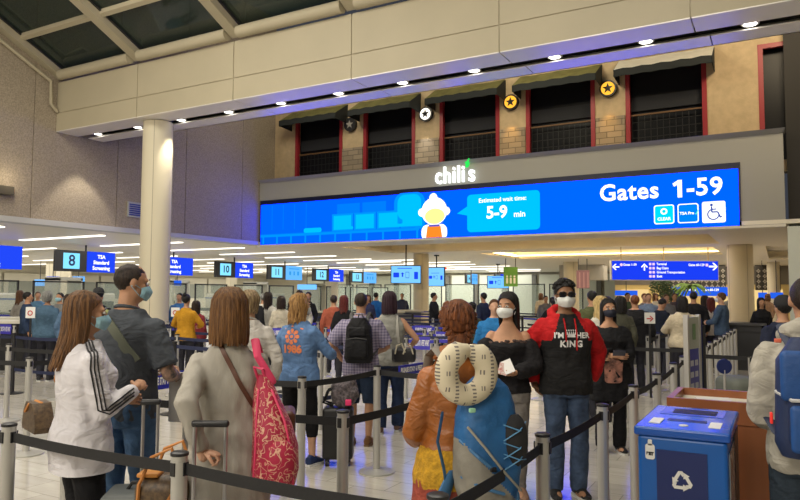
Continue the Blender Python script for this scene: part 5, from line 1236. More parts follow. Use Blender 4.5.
ps = [('pack_body', body, [pb, pg]), ('mesh_pocket', mesh_p, mat('mesh_black', (.02, .02, .022), .9)), ('bungee_cord', cords, mat('cord_blue', (.10, .28, .5), .5)),
      ('hip_wing', MB().tube([(-.10, -.17, .92), (-.15, -.20, .84), (-.17, -.20, .74), (-.17, -.18, .66)], [.04, .055, .05, .03], 10, flat=.45), bst),
      ('load_strap', MB().tube([(-.14, -.17, 1.22), (-.17, -.19, 1.10), (-.14, -.19, .98), (-.12, -.19, .86), (-.12, -.2, .66)], .016, 6, flat=.3), bst),
      ('seam_piping', MB().tube([(cx-.13, cy-.10, 1.19), (cx-.06, cy-.137, 1.10), (cx+.02, cy-.142, 1.00), (cx+.12, cy-.115, .90)], .006, 6), mat('piping_grey', (.32, .31, .27), .7)),
      ('side_strap', MB().tube([(cx-.145, cy-.04, 1.12), (cx-.09, cy-.135, 1.06), (cx-.03, cy-.15, 1.01)], .008, 6), bst), ('side_strap', MB().tube([(cx-.14, cy-.05, .96), (cx-.08, cy-.135, .93), (cx+.02, cy-.15, .90)], .008, 6), bst), ('buckle', MB().rbox((cx-.03, cy-.15, 1.01), (.03, .014, .022), .005), black), ('base_patch', MB().rbox((cx, cy-.02, .80), (.22, .20, .05), .02), pg),
      ('lower_strap', MB().tube([(cx+.10, cy-.13, .88), (cx+.10, cy-.14, .72)], .018, 6, flat=.3), bst)]
for S_ in (-1, 1): ps.append(('shoulder_strap', MB().tube([(S_*.08, -.17, 1.40), (S_*.105, -.08, 1.485), (S_*.115, -.01, 1.52), (S_*.12, .08, 1.48), (S_*.13, .14, 1.32), (S_*.17, .10, 1.15)], .028, 8, flat=.3, up=(1, 0, 0)), mat('strap_taupe', (.22, .20, .17), .7)))
carried(f, 'hiking_backpack', 'blue and grey hiking backpack on the woman in the cognac jacket', 'backpack', (cx, cy, .70), ps)
# neck pillow with printed bands
def pillow_mat():
    m = bpy.data.materials.new('pillow_print'); m.use_nodes = True; nt = m.node_tree; b = nt.nodes['Principled BSDF']; tc = nt.nodes.new('ShaderNodeTexCoord')
    mp = nt.nodes.new('ShaderNodeMapping'); mp.inputs['Location'].default_value = (0, 0, 0); nt.links.new(tc.outputs['Object'], mp.inputs[0])
    sep = nt.nodes.new('ShaderNodeSeparateXYZ'); nt.links.new(mp.outputs[0], sep.inputs[0])
    def band(sock, fr, thr, ph=0):
        mu = nt.nodes.new('ShaderNodeMath'); mu.operation = 'MULTIPLY_ADD'; mu.inputs[1].default_value = fr; mu.inputs[2].default_value = ph; nt.links.new(sock, mu.inputs[0])
        si = nt.nodes.new('ShaderNodeMath'); si.operation = 'SINE'; nt.links.new(mu.outputs[0], si.inputs[0])
        g_ = nt.nodes.new('ShaderNodeMath'); g_.operation = 'GREATER_THAN'; g_.inputs[1].default_value = thr; nt.links.new(si.outputs[0], g_.inputs[0]); return g_.outputs[0]
    def mul(a, b_):
        n = nt.nodes.new('ShaderNodeMath'); n.operation = 'MULTIPLY'; nt.links.new(a, n.inputs[0]); nt.links.new(b_, n.inputs[1]); return n.outputs[0]
    def mx(a, b_):
        n = nt.nodes.new('ShaderNodeMath'); n.operation = 'MAXIMUM'; nt.links.new(a, n.inputs[0]); nt.links.new(b_, n.inputs[1]); return n.outputs[0]
    big = band(sep.outputs[0], 80, .80); fine = band(sep.outputs[2], 420, .1)
    blocks = mul(band(sep.outputs[0], 80, .75, pi), mul(band(sep.outputs[2], 95, .62), band(sep.outputs[0], 520, .0)))
    fac = mx(mul(big, fine), blocks)
    mi = nt.nodes.new('ShaderNodeMix'); mi.data_type = 'RGBA'; nt.links.new(fac, mi.inputs[0]); mi.inputs[6].default_value = (.64, .57, .42, 1); mi.inputs[7].default_value = (.17, .15, .14, 1)
    nt.links.new(mi.outputs[2], b.inputs['Base Color']); b.inputs['Roughness'].default_value = .9; return m
pts = []; rr_ = []
for i in range(25):
    a = R(84+13+ (360-26)*i/24); kx = 1.0; pts.append((-.085+cos(a)*.098, -.345, 1.435+sin(a)*.100)); rr_.append(.048+.007*abs(sin(a/2+pi/4)))
rr_[0] = .035; rr_[1] = .052; rr_[-1] = .035; rr_[-2] = .052
carried(f, 'neck_pillow', 'cream horseshoe neck pillow with dark printed bands hung over the hiking backpack', 'pillow', (-.085, -.345, 1.28), [('cushion', MB().tube(pts, rr_, 18, up=(0, 1, 0)), pillow_mat()), ('toggle', MB().rbox((-.08, -.40, 1.275), (.03, .02, .02), .006), mat('mint_toggle', (.3, .6, .4), .5)), ('loop', MB().tube([(-.11, -.30, 1.53), (-.085, -.28, 1.55), (-.06, -.30, 1.53)], .006, 5), pg)])

# 9 woman in the black off-shoulder blouse
p = at_z(509, 497, 0)
f = figure('woman in a black off-shoulder blouse and grey trousers holding papers, white mask', p, 186, 1.68, 'f', 'tan', 'black', 'long', .30, 1.02,
    arms={'R': ((.09, .24, 1.10), (1, -.6, -.3)), 'L': ((-.04, .25, 1.09), (-1, -.6, -.3)), 'curl': .9, 'pnR': (-.5, .3, .6), 'pnL': (.5, .3, .6)}, head=(26, -4),
    top=dict(name='black_blouse', col=(.016, .015, .017), hem=.90, inf=.022, sl=1.0, slr=1.45, neck=1.335, wr=.012, piece='blouse', bell=True), bottom=dict(name='taupe_trousers', col=(.21, .195, .18), r=.95), mask='white', shoe=dict(col=(.30, .18, .12)))
g = MB(); rn = random.Random(4)
for k in range(110):
    a = 2*pi*rn.random(); z = 1.330+rn.uniform(-.03, .02); g.ell((cos(a)*.205, -.005+sin(a)*.120, z), (rn.uniform(.012, .022), .012, .014), 7)
obj('lace_trim', g.xf(lambda v: v*f.s), mat('black_lace', (.02, .016, .018), .8, 0, None, 1, 0, 60, 0, col2=(.12, .07, .055)), f.t)
obj('purse', MB(), black, f.t) if False else None
g = MB().box((.02, .33, 1.15), (.085, .004, .12), M=Matrix.Rotation(.4, 3, 'Y')@Matrix.Rotation(.5, 3, 'X')); g2 = MB().box((.06, .335, 1.13), (.075, .004, .10), M=Matrix.Rotation(-.3, 3, 'Y')@Matrix.Rotation(.5, 3, 'X'))
carried(f, 'passport_papers', 'white and red travel papers held by the off-shoulder blouse woman', 'paper', (.03, .33, 1.08), [('sheet', g, mat('paper_bright', (.75, .74, .72), .7)), ('cover', g2, mat('paper_red', (.5, .10, .10), .6, 0, None, 1, 0, 70, 0, col2=(.7, .65, .6)))])

# 10 man in the red and black hoodie
p = at_z(567, 497, 0)
blk = cloth('hoodie_black', (.018, .018, .019)); redc = cloth('hoodie_red', (.52, .015, .018), .2)
def raglan(c, J):
    for sd in 'LR':
        sh, el, wr = J[sd]
        for a_, b_ in ((sh, el), (el, wr)):
            k = (c-a_).dot(b_-a_)/(b_-a_).length_squared
            if -.15 < k < 1.1 and (c-a_.lerp(b_, max(0, min(1, k)))).length < .095 and abs(c.x) > .150: return 1
    if c.z > 1.28 and abs(c.x) > .060+(1.50-c.z)*.42: return 1
    return 0
f = figure('man in a red and black hoodie with white lettering, sunglasses and white mask', p, 176, 1.78, 'm', 'brown', 'black', 'curly', .1, 1.12,
    arms={'R': ((.24, -.10, .92), (1, -.7, 0)), 'L': ((-.24, -.10, .92), (-1, -.7, 0))}, head=(6, -2), glasses=True, mask='white',
    top=dict(mat=[blk, redc], hem=.84, inf=.040, slr=1.12, wr=.012, piece='hoodie', paint=raglan), hood=[redc], bottom=dict(name='dark_denim', mat=folds(mat('dark_denim', (.014, .028, .06), .85, 0, None, 1, 0, 6, .3, 50, col2=(.05, .085, .16))), r=1.15), shoe=dict(col=(.02, .02, .02)))
wp = mat('print_white', (.75, .75, .74), .7)
def front_print(mb, c, sc=1):
    mb = subdiv(mb, 1); mb.xf(lambda v: Vector((-(v.x*sc)+c[0], .5, v.y*sc+c[1]))); return drape(mb, f.top, (0, -1, 0), .005).xf(lambda v: v*f.s)
obj('front_print', front_print(text_mb("I'M", .062, bold=.002), (.100, 1.318)), wp, f.t, smooth=False)
obj('front_print', front_print(text_mb("HER", .062, bold=.002), (-.098, 1.318)), wp, f.t, smooth=False)
obj('front_print', front_print(text_mb("KING", .070, bold=.003, sp=1.15), (0, 1.250)), wp, f.t, smooth=False)
g = poly([(-.034, -.02), (.034, -.02), (.030, .0), (-.030, .0)])
for x in (-.034, -.017, 0, .017, .034): g.join(poly([(x*.9-.008, .0), (x*.9+.008, .0), (x*1.1, .032)])).join(disc(.0055, 8, (x*1.1, .036)))
obj('front_print', front_print(g, (0, 1.325)), wp, f.t, smooth=False)
for S_, zl in ((-1, 1.20), (1, 1.27)):
    q = ribbon(f.top, [(S_*.045, .5, z) for z in (1.455, 1.40, 1.34, 1.28, zl)], [(0, -1, 0)]*5, .009, .006); obj('drawstring', q.xf(lambda v: v*f.s), redc, f.t)
g = MB().loft([[Vector((x, .5, z)) for x, z in ((-.10+k_, .90+q_), (.10-k_, .90+q_), (.13-k_, 1.0), (.085-k_, 1.07-q_), (-.085+k_, 1.07-q_), (-.13+k_, 1.0))] for k_, q_ in ((0, 0), (.02, .02))])
obj('pouch_pocket', drape(subdiv(g, 2), f.top, (0, -1, 0), .008).xf(lambda v: v*f.s), blk, f.t)

# 11 woman in the black dress with the floral panel
p = at_z(611, 452, 0)
f = figure('woman in black with a floral panel and dark mask, right of the hoodie man', p, 184, 1.62, 'f', 'tan', 'black', 'long', .42, 1.18,
    arms={'R': ((-.02, .26, 1.12), (1, -.5, -.4)), 'L': ((.02, .22, 1.10), (-1, -.5, -.4)), 'curl': .8}, head=(-2, 0), mask='black',
    top=dict(name='black_cardigan', col=(.014, .014, .016), hem=.60, inf=.040, sl=.85, slr=1.4, neck=1.43, flare=.08, wr=.014, piece='kimono'), bottom=dict(name='black_trousers', col=(.012, .012, .014), r=1.15), shoe=dict(col=(.02, .02, .02)))
g = rrect(.2, .34, .04); g = subdiv(g, 3); g.xf(lambda v: Vector((-v.x, .5, v.y+.98)))
obj('floral_panel', drape(g, f.top, (0, -1, 0), .006).xf(lambda v: v*f.s), mat('floral_black_pink', (.55, .25, .18), .8, 0, None, 1, 0, 11, 0, col2=(.014, .014, .016)), f.t)
carried(f, 'phone', 'mobile phone in the folded hands of the black dress woman', 'phone', (-.02, .33, 1.12), [('case', MB().rbox((-.03, .335, 1.16), (.14, .012, .07), .006, M=Matrix.Rotation(-.5, 3, 'X')), mat('phone_dark', (.05, .05, .07), .2))])

# 12 man with the blue backpack at the right edge
p = at_D(808, 3.3)
gh = cloth('grey_hoodie', (.40, .375, .32), .12)
f = figure('man in a light grey hoodie with a blue backpack cut by the right photo edge', p, 24, 1.76, 'm', 'tan', 'darkbrown', 'crop', .1, .97,
    arms={'L': ((-.15, .24, 1.06), (-.25, -1, 0)), 'R': ((.2, .2, 1.0), (1, -1, 0))}, top=dict(mat=gh, hem=.84, inf=.036, slr=1.1, wr=.011, piece='hoodie'), hood=[gh], bottom=dict(name='slate_jeans', col=(.035, .05, .07), r=1.1))
b1 = mat('pack_navy', (.01, .025, .09), .6, 0, None, 1, .2, 8, .3, 40); b2 = mat('pack_royal', (.008, .07, .27), .55, 0, None, 1, .2, 8, .3, 40)
cx, cy, cz = -.0, -.27, 1.22
backpack(f, 'navy and royal blue backpack on the man at the right photo edge', b1, mat('pack_navy_dark', (.008, .016, .05), .6), (.36, .52, .22), (cx, cy, cz), 'blue_backpack', taper=.9, sw=.07, extra=[
    ('royal_panel', MB().rbox((cx-.04, cy-.125, cz+.10), (.24, .05, .22), .025), b2), ('royal_panel', MB().rbox((cx-.03, cy-.165, cz-.12), (.20, .04, .20), .02), b2), ('red_tag', MB().rbox((cx-.19, cy-.02, cz-.10), (.012, .03, .05), .005), mat('tag_red', (.7, .03, .02), .4, emit=(.7, .03, .02), est=.3)), ('strap_logo', MB().rbox((-.14, -.115, 1.455), (.03, .012, .02), .004), mat('tag_orange', (.7, .15, .08), .5)),
    ('compression_strap', MB().tube([(cx-.17, cy-.03, cz+.02), (cx-.12, cy-.16, cz+.0), (cx+.1, cy-.19, cz+.01)], .008, 5), mat('strap_pale', (.5, .5, .5), .5))])

# ================================================================ DESK, BIN, STANDS
woodm = mat('cherry_wood', (.30, .095, .028), .38, 0, None, 1, .35, 4, .1, 20, stretch=(1, 1, .12), coat=.2)
t = thing('podium_desk', 'cherry wood podium desk with a pale tray top behind the blue bin', 'desk', (-.12, 5.12, 0)); X0_, X1_, Y0_, Y1_ = -.56, .44, -.28, .32
obj('body', MB().b2((X0_+.02, Y0_+.02, 0), (X1_-.02, Y1_-.02, 0.94)), woodm, t, smooth=False)
g = MB().b2((X0_, Y0_, .86), (X1_, Y0_+.04, 1.0)).b2((X0_, Y1_-.04, .86), (X1_, Y1_, 1.0)).b2((X0_, Y0_+.04, .86), (X0_+.04, Y1_-.04, 1.0)).b2((X1_-.04, Y0_+.04, .86), (X1_, Y1_-.04, 1.0)); obj('rim', g, woodm, t, smooth=False)
g = MB().b2((X0_, Y0_-.0, 0), (X0_+.08, Y0_+.03, .86)).b2((X1_-.08, Y0_, 0), (X1_, Y0_+.03, .86)).b2((X0_, Y0_, 0), (X1_, Y0_+.03, .1)); obj('frame_rail', g, woodm, t, smooth=False)
obj('tray', MB().b2((X0_+.04, Y0_+.04, .93), (X1_-.04, Y1_-.04, .95)), mat('pale_laminate', (.60, .57, .47), .5), t, smooth=False)
obj('papers', MB().box((-.30, .05, .96), (.22, .16, .015), .3), mat('paper_white', (.6, .58, .55), .8), t, smooth=False)
t = thing('recycling_bin', 'blue recycling bin with white arrows symbol in the right foreground', 'bin', (-.445, 3.97, 0)); a_, b_ = .205, .355
bb = mat('bin_blue', (.006, .10, .40), .35, spec=.5); bn = mat('bin_navy', (.008, .02, .12), .4); bt = mat('bin_top_blue', (.01, .085, .42), .22)
obj('body', MB().rbox((0, 0, .50), (a_*2, b_*2, .96), .02), bb, t)
lid = obj('lid', MB().rbox((0, 0, 1.0000), (a_*2+.03, b_*2+.03, .045), .012), bt, t)
obj('slot', MB().b2((-.10, .12, 1.0200), (.12, .26, 1.0270)), dark, lid, smooth=False); obj('slot', MB().rbox((0, -.10, 1.0200), (.19, .07, .010), .004, rz=R(0)), bn, lid)
obj('lid_plate', MB().b2((-.16, .07, 1.0200), (.16, .31, 1.0245)), mat('bin_plate_violet', (.05, .08, .38), .25), lid, smooth=False)
for x in (-.14, .14): obj('label', MB().box((x, -.17, 1.0240), (.055, .16, .003), -.0), white, lid, smooth=False)
obj('label', MB().cyl((0, -.25, 1.0210), (0, -.25, 1.0260), .022, 14), white, lid)
fp = obj('front_panel', MB().b2((-.115, -b_-.008, .30), (.115, -b_-.001, .915)), bn, t, smooth=False)
g = MB(); n = 12; g.add([(-.115+.23*i/n, -b_-.010, .60+.040*((2*i/n-1)**2)*1.0) for i in range(n+1)]+[(.115, -b_-.010, .30), (-.115, -b_-.010, .30)], [tuple(range(n+3))]); obj('white_wave', g, white, fp, smooth=False)
# three chasing arrows
g = MB()
for k in range(3):
    M = Matrix.Rotation(2*pi*k/3, 3, 'Z'); q = MB()
    q.join(poly([(-.060, -.052), (-.004, -.052), (-.004, -.030), (-.050, -.030), (-.042, -.010), (-.062, -.008), (-.075, -.030)]).xf(lambda v: Vector((v.x+.012, v.y, 0))))
    q.join(poly([(.008, -.065), (.045, -.041), (.008, -.017)]))
    g.join(q.xf(lambda v: M@Vector((v.x*.62, v.y*.62, 0))))
obj('recycling_symbol', stand(g, (0, -b_-.012, .775), sx=1.15, sz=1.15), white, fp, smooth=False)
obj('sticker', stand(rrect(.045, .075, .012).join(rrect(.02, .03, .006, (0, .045))), (-.145, -b_-.004, .90)), white, t, smooth=False)
obj('sticker_text', stand(text_mb('PET', .02, bold=.002), (-.145, -b_-.006, .89)), black, t, smooth=False)
obj('panel_text', stand(text_mb('RECYCLE', .022, bold=.001), (-.02, -b_-.012, .56)), black, fp, smooth=False)
obj('side_panel', MB().b2((a_+.001, -.30, .15), (a_+.006, .02, .92)), mat('side_graphic', (.03, .10, .20), .2, 0, None, 1, 0, 5, 0, col2=(.45, .48, .45)), t, smooth=False)
obj('side_door', MB().b2((a_+.001, .04, .05), (a_+.008, .34, .95)), black, t, smooth=False)
# standing sign behind the desk
p = at_D(692, 6.1); t = thing('standing_sign', 'narrow standing sign in a silver frame behind the wood desk', 'sign', (p.x, p.y, 0), TH+R(48))
for x in (-.15, .15): obj('frame_post', MB().b2((x-.02, -.02, 0), (x+.02, .02, 1.5)), steel, t, smooth=False)
obj('panel', MB().b2((-.13, -.008, .35), (.13, .008, 1.30)), mat('panel_deep_blue', (.02, .03, .35), .3), t, smooth=False)
obj('upper_panel', MB().b2((-.13, -.012, 1.20), (.13, .012, 1.48)), mat('panel_grey', (.42, .45, .40), .4), t, smooth=False)
g = MB()
for r_ in range(7): 
    for c_ in range(2): g.join(rc(-.10+c_*.11, .45+r_*.10, -.02+c_*.11, .45+r_*.10+.05))
obj('white_marks', stand(g, (0, -.014, 0)), mat('mark_white', (.5, .52, .6)), t, smooth=False)
obj('green_marks', stand(rc(-.04, 1.28, .04, 1.42), (0, -.016, 0)), mat('mark_green', (.18, .30, .15)), t, smooth=False)
obj('foot', MB().b2((-.2, -.15, 0), (.2, .15, .02)), steel, t, smooth=False)
p = at_D(701, 6.3); t = thing('thin_sign_post', 'thin blue and black post right beside the standing sign', 'post', (p.x, p.y, 0), TH); obj('post', MB().b2((-.03, -.02, 0), (.0, .02, 1.46)), bn, t, smooth=False); obj('edge', MB().b2((.0, -.03, 0), (.025, .02, 1.40)), black, t, smooth=False)
p = at_D(723, 5.75); t = thing('round_sign', 'small round blue sign on a short stick above the wood desk', 'sign', (p.x, p.y, 0), TH); obj('disc', MB().cyl((0, 0, 1.03+.05), (0, .012, 1.08), .06, 24).xf(lambda v: v), bn, t) if False else obj('disc', MB().cyl((0, -.008, 1.08), (0, .008, 1.08), .062, 28), bn, t)
obj('stick', MB().cyl((0, 0, 0), (0, 0, 1.05), .010, 8), steel, t)
p = at_D(738, 7.2); t = thing('stroller_basket', 'grey covered cart behind the wood desk', 'cart', (p.x, p.y, 0), TH)
obj('cover', MB().rbox((0, 0, .65), (.34, .5, .35), .08), mat('cart_grey', (.12, .13, .11), .7), t); obj('push_bar', MB().tube([(.0, -.2, .7), (-.05, -.3, 1.05), (.08, -.3, 1.08), (.2, -.2, .8)], .010, 6), chrome, t)
for x in (-.12, .12): obj('wheel', MB().cyl((x, 0, .1), (x+.03, 0, .1), .1, 16), black, t)
for x in (-.12, .12): obj('leg', MB().cyl((x+.01, 0, .1), (x+.01, 0, .5), .012, 8), chrome, t)
# ================================================================ CHECKPOINT EQUIPMENT AND DEPTH
glassm = glassy('partition_glass', (.45, .55, .48), .28, .08)
def partition(X, Y, rz, label, w_=2.4, h_=2.15, grp='glass partitions of the checkpoint'):
    t = thing('glass_partition', label, 'partition', (X, Y, 0), rz, grp)
    obj('frame', MB().b2((-w_/2, -.03, 0), (-w_/2+.07, .03, h_)).b2((w_/2-.07, -.03, 0), (w_/2, .03, h_)).b2((-w_/2, -.03, h_-.06), (w_/2, .03, h_)).b2((-w_/2, -.03, 0), (w_/2, .03, .08)), black, t, smooth=False)
    obj('pane', MB().b2((-w_/2+.07, -.008, .08), (w_/2-.07, .008, h_-.06)), glassm, t, smooth=False)
for i in range(13): partition(-27.2, 9.5+3.0*i, R(90), 'black framed glass partition across the scanning lanes, %s from the near end' % ORD[i])
for i in range(8): partition(-32+2.7*i, 47.2, 0, 'black framed glass partition at the far end of the hall, %s from left' % ORD[i], grp='glass partitions at the far end', h_=2.4)
def scanner(X, Y, rz, label):
    t = thing('baggage_scanner', label, 'scanner', (X, Y, 0), rz, 'baggage scanners behind the glass')
    obj('hood', MB().rbox((0, 0, 1.15), (1.8, 1.0, .95), .12), mat('scanner_beige', (.55, .54, .47), .4), t)
    obj('conveyor', MB().b2((-2.6, -.4, .5), (2.6, .4, .68)), mat('scanner_dark', (.06, .06, .07), .5), t, smooth=False)
    obj('opening', MB().b2((.88, -.35, .7), (.92, .35, 1.2)), black, t, smooth=False)
    for x in (-2.3, 2.3): obj('leg', MB().b2((x-.05, -.35, 0), (x+.05, .35, .5)), black, t, smooth=False)
    obj('stripe', MB().b2((-.9, -.512, 1.3), (.9, -.50, 1.38)), mat('scanner_blue', (.05, .12, .35), .4), t, smooth=False)
for i, Y in enumerate((11, 15.2, 19.5, 23.8, 28.2, 33, 38, 43)): scanner(-31.8, Y, 0, 'beige baggage scanner behind the glass partitions, %s from the near end' % ORD[i])
for i in range(5):
    t = thing('body_scanner', 'tall pale body scanner portal, %s from the near end' % ORD[i], 'scanner', (-28.5, 13.1+6.5*i, 0), 0, 'body scanner portals')
    obj('portal', MB().b2((-.5, -.6, 0), (.5, -.5, 2.3)).b2((-.5, .5, 0), (.5, .6, 2.3)).b2((-.5, -.6, 2.2), (.5, .6, 2.35)), mat('scanner_beige', (.55, .54, .47), .4), t, smooth=False)
for i in range(12):
    t = thing('wall_panel', 'pale panel with a dark band on the far left wall, %s from near' % ORD[i], 'panel', (-43.9, 6+3.6*i, 0), 0, 'panels of the far left wall')
    obj('panel', MB().b2((0, -1.7, 0), (.12, 1.7, 2.9)), mat('far_panel', (.66, .63, .52), .6), t, smooth=False); obj('window_band', MB().b2((.12, -1.4, 1.2), (.14, 1.4, 2.4)), mat('far_dark_band', (.30, .32, .28), .25), t, smooth=False)
for i in range(12):
    t = thing('wall_panel', 'pale curtain like panel on the far end wall, %s from left' % ORD[i], 'panel', (-38+2.5*i, 51.8, 0), 0, 'panels of the far end wall')
    obj('panel', MB().b2((-.95, -.12, 0), (.95, 0, 3.2)), mat('far_panel_green', (.74, .78, .66), .5), t, smooth=False); obj('gap', MB().b2((.95, -.1, 0), (1.3, 0, 3.2)), mat('far_gap', (.16, .16, .14), .6), t, smooth=False)
tag(obj('bulkhead', MB().b2((-11.5, 40, 2.5), (-8.9, 41, ZC)), mat('bulkhead_grey', (.40, .38, .33), .7), smooth=False), 'grey bulkhead hanging over the lobby shops', 'bulkhead')
# lobby backdrop on the right: shops, lattice, counters
t = thing('shop_front', 'warm lit shop front behind the crowd on the right', 'shop', (-4.5, 46, 0))
obj('wall', MB().b2((-5, 0, 0), (8, .3, 2.3)), mat('shop_yellow', (.75, .58, .25), .7), t, smooth=False)
obj('header', MB().b2((-5, -.1, 2.3), (8, .3, ZC)), mat('shop_header', (.22, .20, .17), .7), t, smooth=False)
for k in range(5): obj('lit_panel', MB().b2((-4.6+k*2.5, -.12, .8), (-2.9+k*2.5, -.10, 2.0)), emis('shop_glow', (1, .72, .3), .8), t, smooth=False)
for (x0, x1, lab) in ((671, 727, 'dark ornamental lattice panel left of the big right column'), (757, 782, 'dark ornamental lattice panel right of the big right column')):
    a = at_D(x0, 39); b = at_D(x1, 39); w_ = (b-a).length; t = thing('lattice_panel', lab, 'panel', ((a.x+b.x)/2, (a.y+b.y)/2, 1.95), TH)
    obj('backing', MB().b2((-w_/2, 0, 0), (w_/2, .08, 1.44)), mat('lattice_back', (.05, .045, .04), .6), t, smooth=False)
    g = MB(); n = int(w_/.3)
    for i in range(n):
        for j in range(4):
            c = (-w_/2+.15+i*w_/n, -.02, .2+j*.3)
            for k in range(4): g.box((c[0]+.07*cos(k*pi/2), c[1], c[2]+.07*sin(k*pi/2)), (.07, .03, .07), M=Matrix.Rotation(pi/4, 3, 'Y'))
    obj('lattice', g, mat('lattice_pale', (.45, .42, .36), .5), t, smooth=False)
t = thing('check_counter', 'black check counter in front of the crowd on the right', 'counter', (-2.6, 17.4, 0)); obj('body', MB().b2((-2.8, -.3, 0), (2.2, .3, 1.0)), black, t, smooth=False); obj('top', MB().b2((-2.9, -.4, 1.0), (2.3, .4, 1.05)), mat('counter_top', (.06, .06, .06), .3), t, smooth=False)
def tree(px, D, zt, rad, colr, label, palm=False):
    p = at_D(px, D); t = thing('potted_palm' if palm else 'potted_ficus', label, 'plant', (p.x, p.y, 0)); rn = random.Random(int(px))
    obj('pot', MB().cyl((0, 0, 0), (0, 0, .5), .28, 20, r2=.36), mat('pot_dark', (.05, .04, .035), .5), t); obj('trunk', MB().tube([(0, 0, .45), (.04, 0, 1.2), (0, .03, zt-rad*.3)], [.06, .05, .03], 8), mat('bark', (.12, .08, .05), .9), t)
    g = MB()
    if palm:
        for k in range(26):
            a = 2*pi*rn.random(); L_ = rad*rn.uniform(.8, 1.15); up = rn.uniform(.2, .9); prev = Vector((0, 0, zt-rad*.4))
            pts = [prev+Vector((cos(a)*L_*q, sin(a)*L_*q, up*L_*q-1.0*L_*q*q)) for q in (0, .25, .5, .75, 1)]
            for q in range(4):
                A_, B_ = pts[q], pts[q+1]; n_ = Vector((-sin(a), cos(a), 0))*.09*(1-q/5)
                g.add([A_, A_+n_+Vector((0, 0, -.05)), B_+n_*.7+Vector((0, 0, -.05)), B_], [(0,1,2,3)]); g.add([A_, A_-n_+Vector((0, 0, -.05)), B_-n_*.7+Vector((0, 0, -.05)), B_], [(3,2,1,0)])
    else:
        for k in range(900):
            u = rn.uniform(-1, 1); a = 2*pi*rn.random(); r = rad*rn.random()**.4; c = Vector((r*math.sqrt(1-u*u)*cos(a), r*math.sqrt(1-u*u)*sin(a), zt-rad*.5+r*u*.8))
            M = Matrix.Rotation(rn.random()*6, 3, 'Z')@Matrix.Rotation(rn.random()*3, 3, 'X'); g.add([c+M@Vector(v) for v in ((-.05, 0, 0), (0, .03, .0), (.07, 0, 0), (0, -.03, 0))], [(0,1,2,3)])
    obj('foliage', g, mat('leaf_%d' % int(px), colr, .6, 0, None, 1, .4, 6), t, smooth=False)
tree(663, 30, 2.25, .55, (.035, .07, .02), 'dark potted ficus tree under the wayfinding sign'); tree(692, 29, 2.3, .70, (.16, .30, .05), 'bright green potted palm under the right end of the wayfinding sign', True); tree(671, 33, 1.9, .5, (.03, .06, .02), 'second dark potted ficus behind the first')
def notice(px, y0, y1, D, label, m2, w_=.17):
    p = at_D(px, D); z1 = EYE+(294-y0)/F*D; z0 = EYE+(294-y1)/F*D; t = thing('notice_stand', label, 'sign', (p.x, p.y, 0), TH)
    obj('post', MB().cyl((0, .02, 0), (0, .02, z0), .02, 8), black, t); obj('board', MB().b2((-w_/2, 0, z0), (w_/2, .015, z1)), white, t, smooth=False)
    g = MB(); c_ = (0, (z1-z0)*.45)
    if m2 == 'ring':
        for k in range(16): a0, a1 = 2*pi*k/16, 2*pi*(k+1)/16; g.join(seg((.04*cos(a0), .04*sin(a0)), (.04*cos(a1), .04*sin(a1)), .018))
    else: g.join(arrow((0, 0), .11, 0))
    obj('symbol', stand(g, (0, -.006, z0+(z1-z0)*.45)), mat('symbol_red', (.5, .03, .03), .6), t, smooth=False)
notice(30, 309, 320, 12.5, 'white notice with a red ring on a post at far left', 'ring'); notice(175, 309, 318, 14, 'white notice with a red ring left of the yellow sweater woman', 'ring')
notice(650, 312, 323, 11.2, 'white notice with a red arrow in front of the blue shirt crowd', 'arrow', .17)
# far desks of officers
for i, (px, D) in enumerate(((405, 26), (385, 24), (452, 26.6), (20, 17), (8, 15), (310, 24))):
    p = at_D(px, D); t = thing('officer_desk', ['officer desk left of the cream column', 'officer desk behind the sleeveless woman', 'officer desk right of the cream column', 'dark officer desk at far left', 'black podium at the left photo edge', 'officer desk behind the curly haired woman'][i], 'desk', (p.x, p.y, 0), TH)
    obj('body', MB().b2((-.6, -.3, 0), (.6, .3, 1.0)), mat('desk_grey', (.25, .25, .24), .5) if i < 3 else black, t, smooth=False); obj('top', MB().b2((-.7, -.4, 1.0), (.7, .4, 1.05)), mat('far_panel', (.50, .48, .40), .6), t, smooth=False)

# ================================================================ THE CROWD
def crowd(px, D, yaw, h, sex, label, tcol, bcol=(.03, .03, .04), hc='black', hs='crop', skin='tan', **k):
    p = at_D(px, D); top = dict(name='crowd_%d_%d_%d' % tuple(int(c*100) for c in tcol), col=tcol, hem=.84, inf=.03)
    top.update(k.pop('top', {}))
    return figure(label, p, yaw, h, sex, skin, hc, hs, k.pop('hlen', .3), k.pop('wd', 1.08), top=top, bottom=dict(name='cr_%d_%d_%d' % tuple(int(c*100) for c in bcol), col=bcol, r=1.1), far=True, group='queue crowd', **k)
DEN = (.07, .13, .20); BLK = (.015, .015, .018); WH = (.6, .58, .52)
fwdarm = {'R': ((.15, .28, 1.1), (1, -1, 0)), 'L': ((-.15, .26, 1.1), (-1, -1, 0))}
crowd(47, 13, 0, 1.68, 'f', 'grey haired person in a blue denim jacket at far left', DEN, hc='grey', hs='shortbob', wd=1.35)
crowd(69, 12.5, 10, 1.62, 'f', 'dark haired woman in a blue top left of the brown hair', (.10, .17, .28), hc='darkbrown', hs='bob')
crowd(59, 15.5, 190, 1.66, 'm', 'person facing us with a blue mask behind the denim jacket', (.2, .2, .2), mask='blue')
crowd(27, 14.5, 60, 1.67, 'm', 'man with dark hair and navy top at far left', (.03, .05, .10))
crowd(37, 19, 150, 1.68, 'm', 'person with an uncovered face behind the denim jacket', (.10, .22, .35), hc='brown')
crowd(98, 11.4, 0, 1.72, 'm', 'person in a black hat behind the brown haired woman', BLK, hat='hat')
crowd(20, 18, 20, 1.7, 'f', 'woman in grey by the far left barriers', (.3, .28, .25), hc='brown', hs='long')
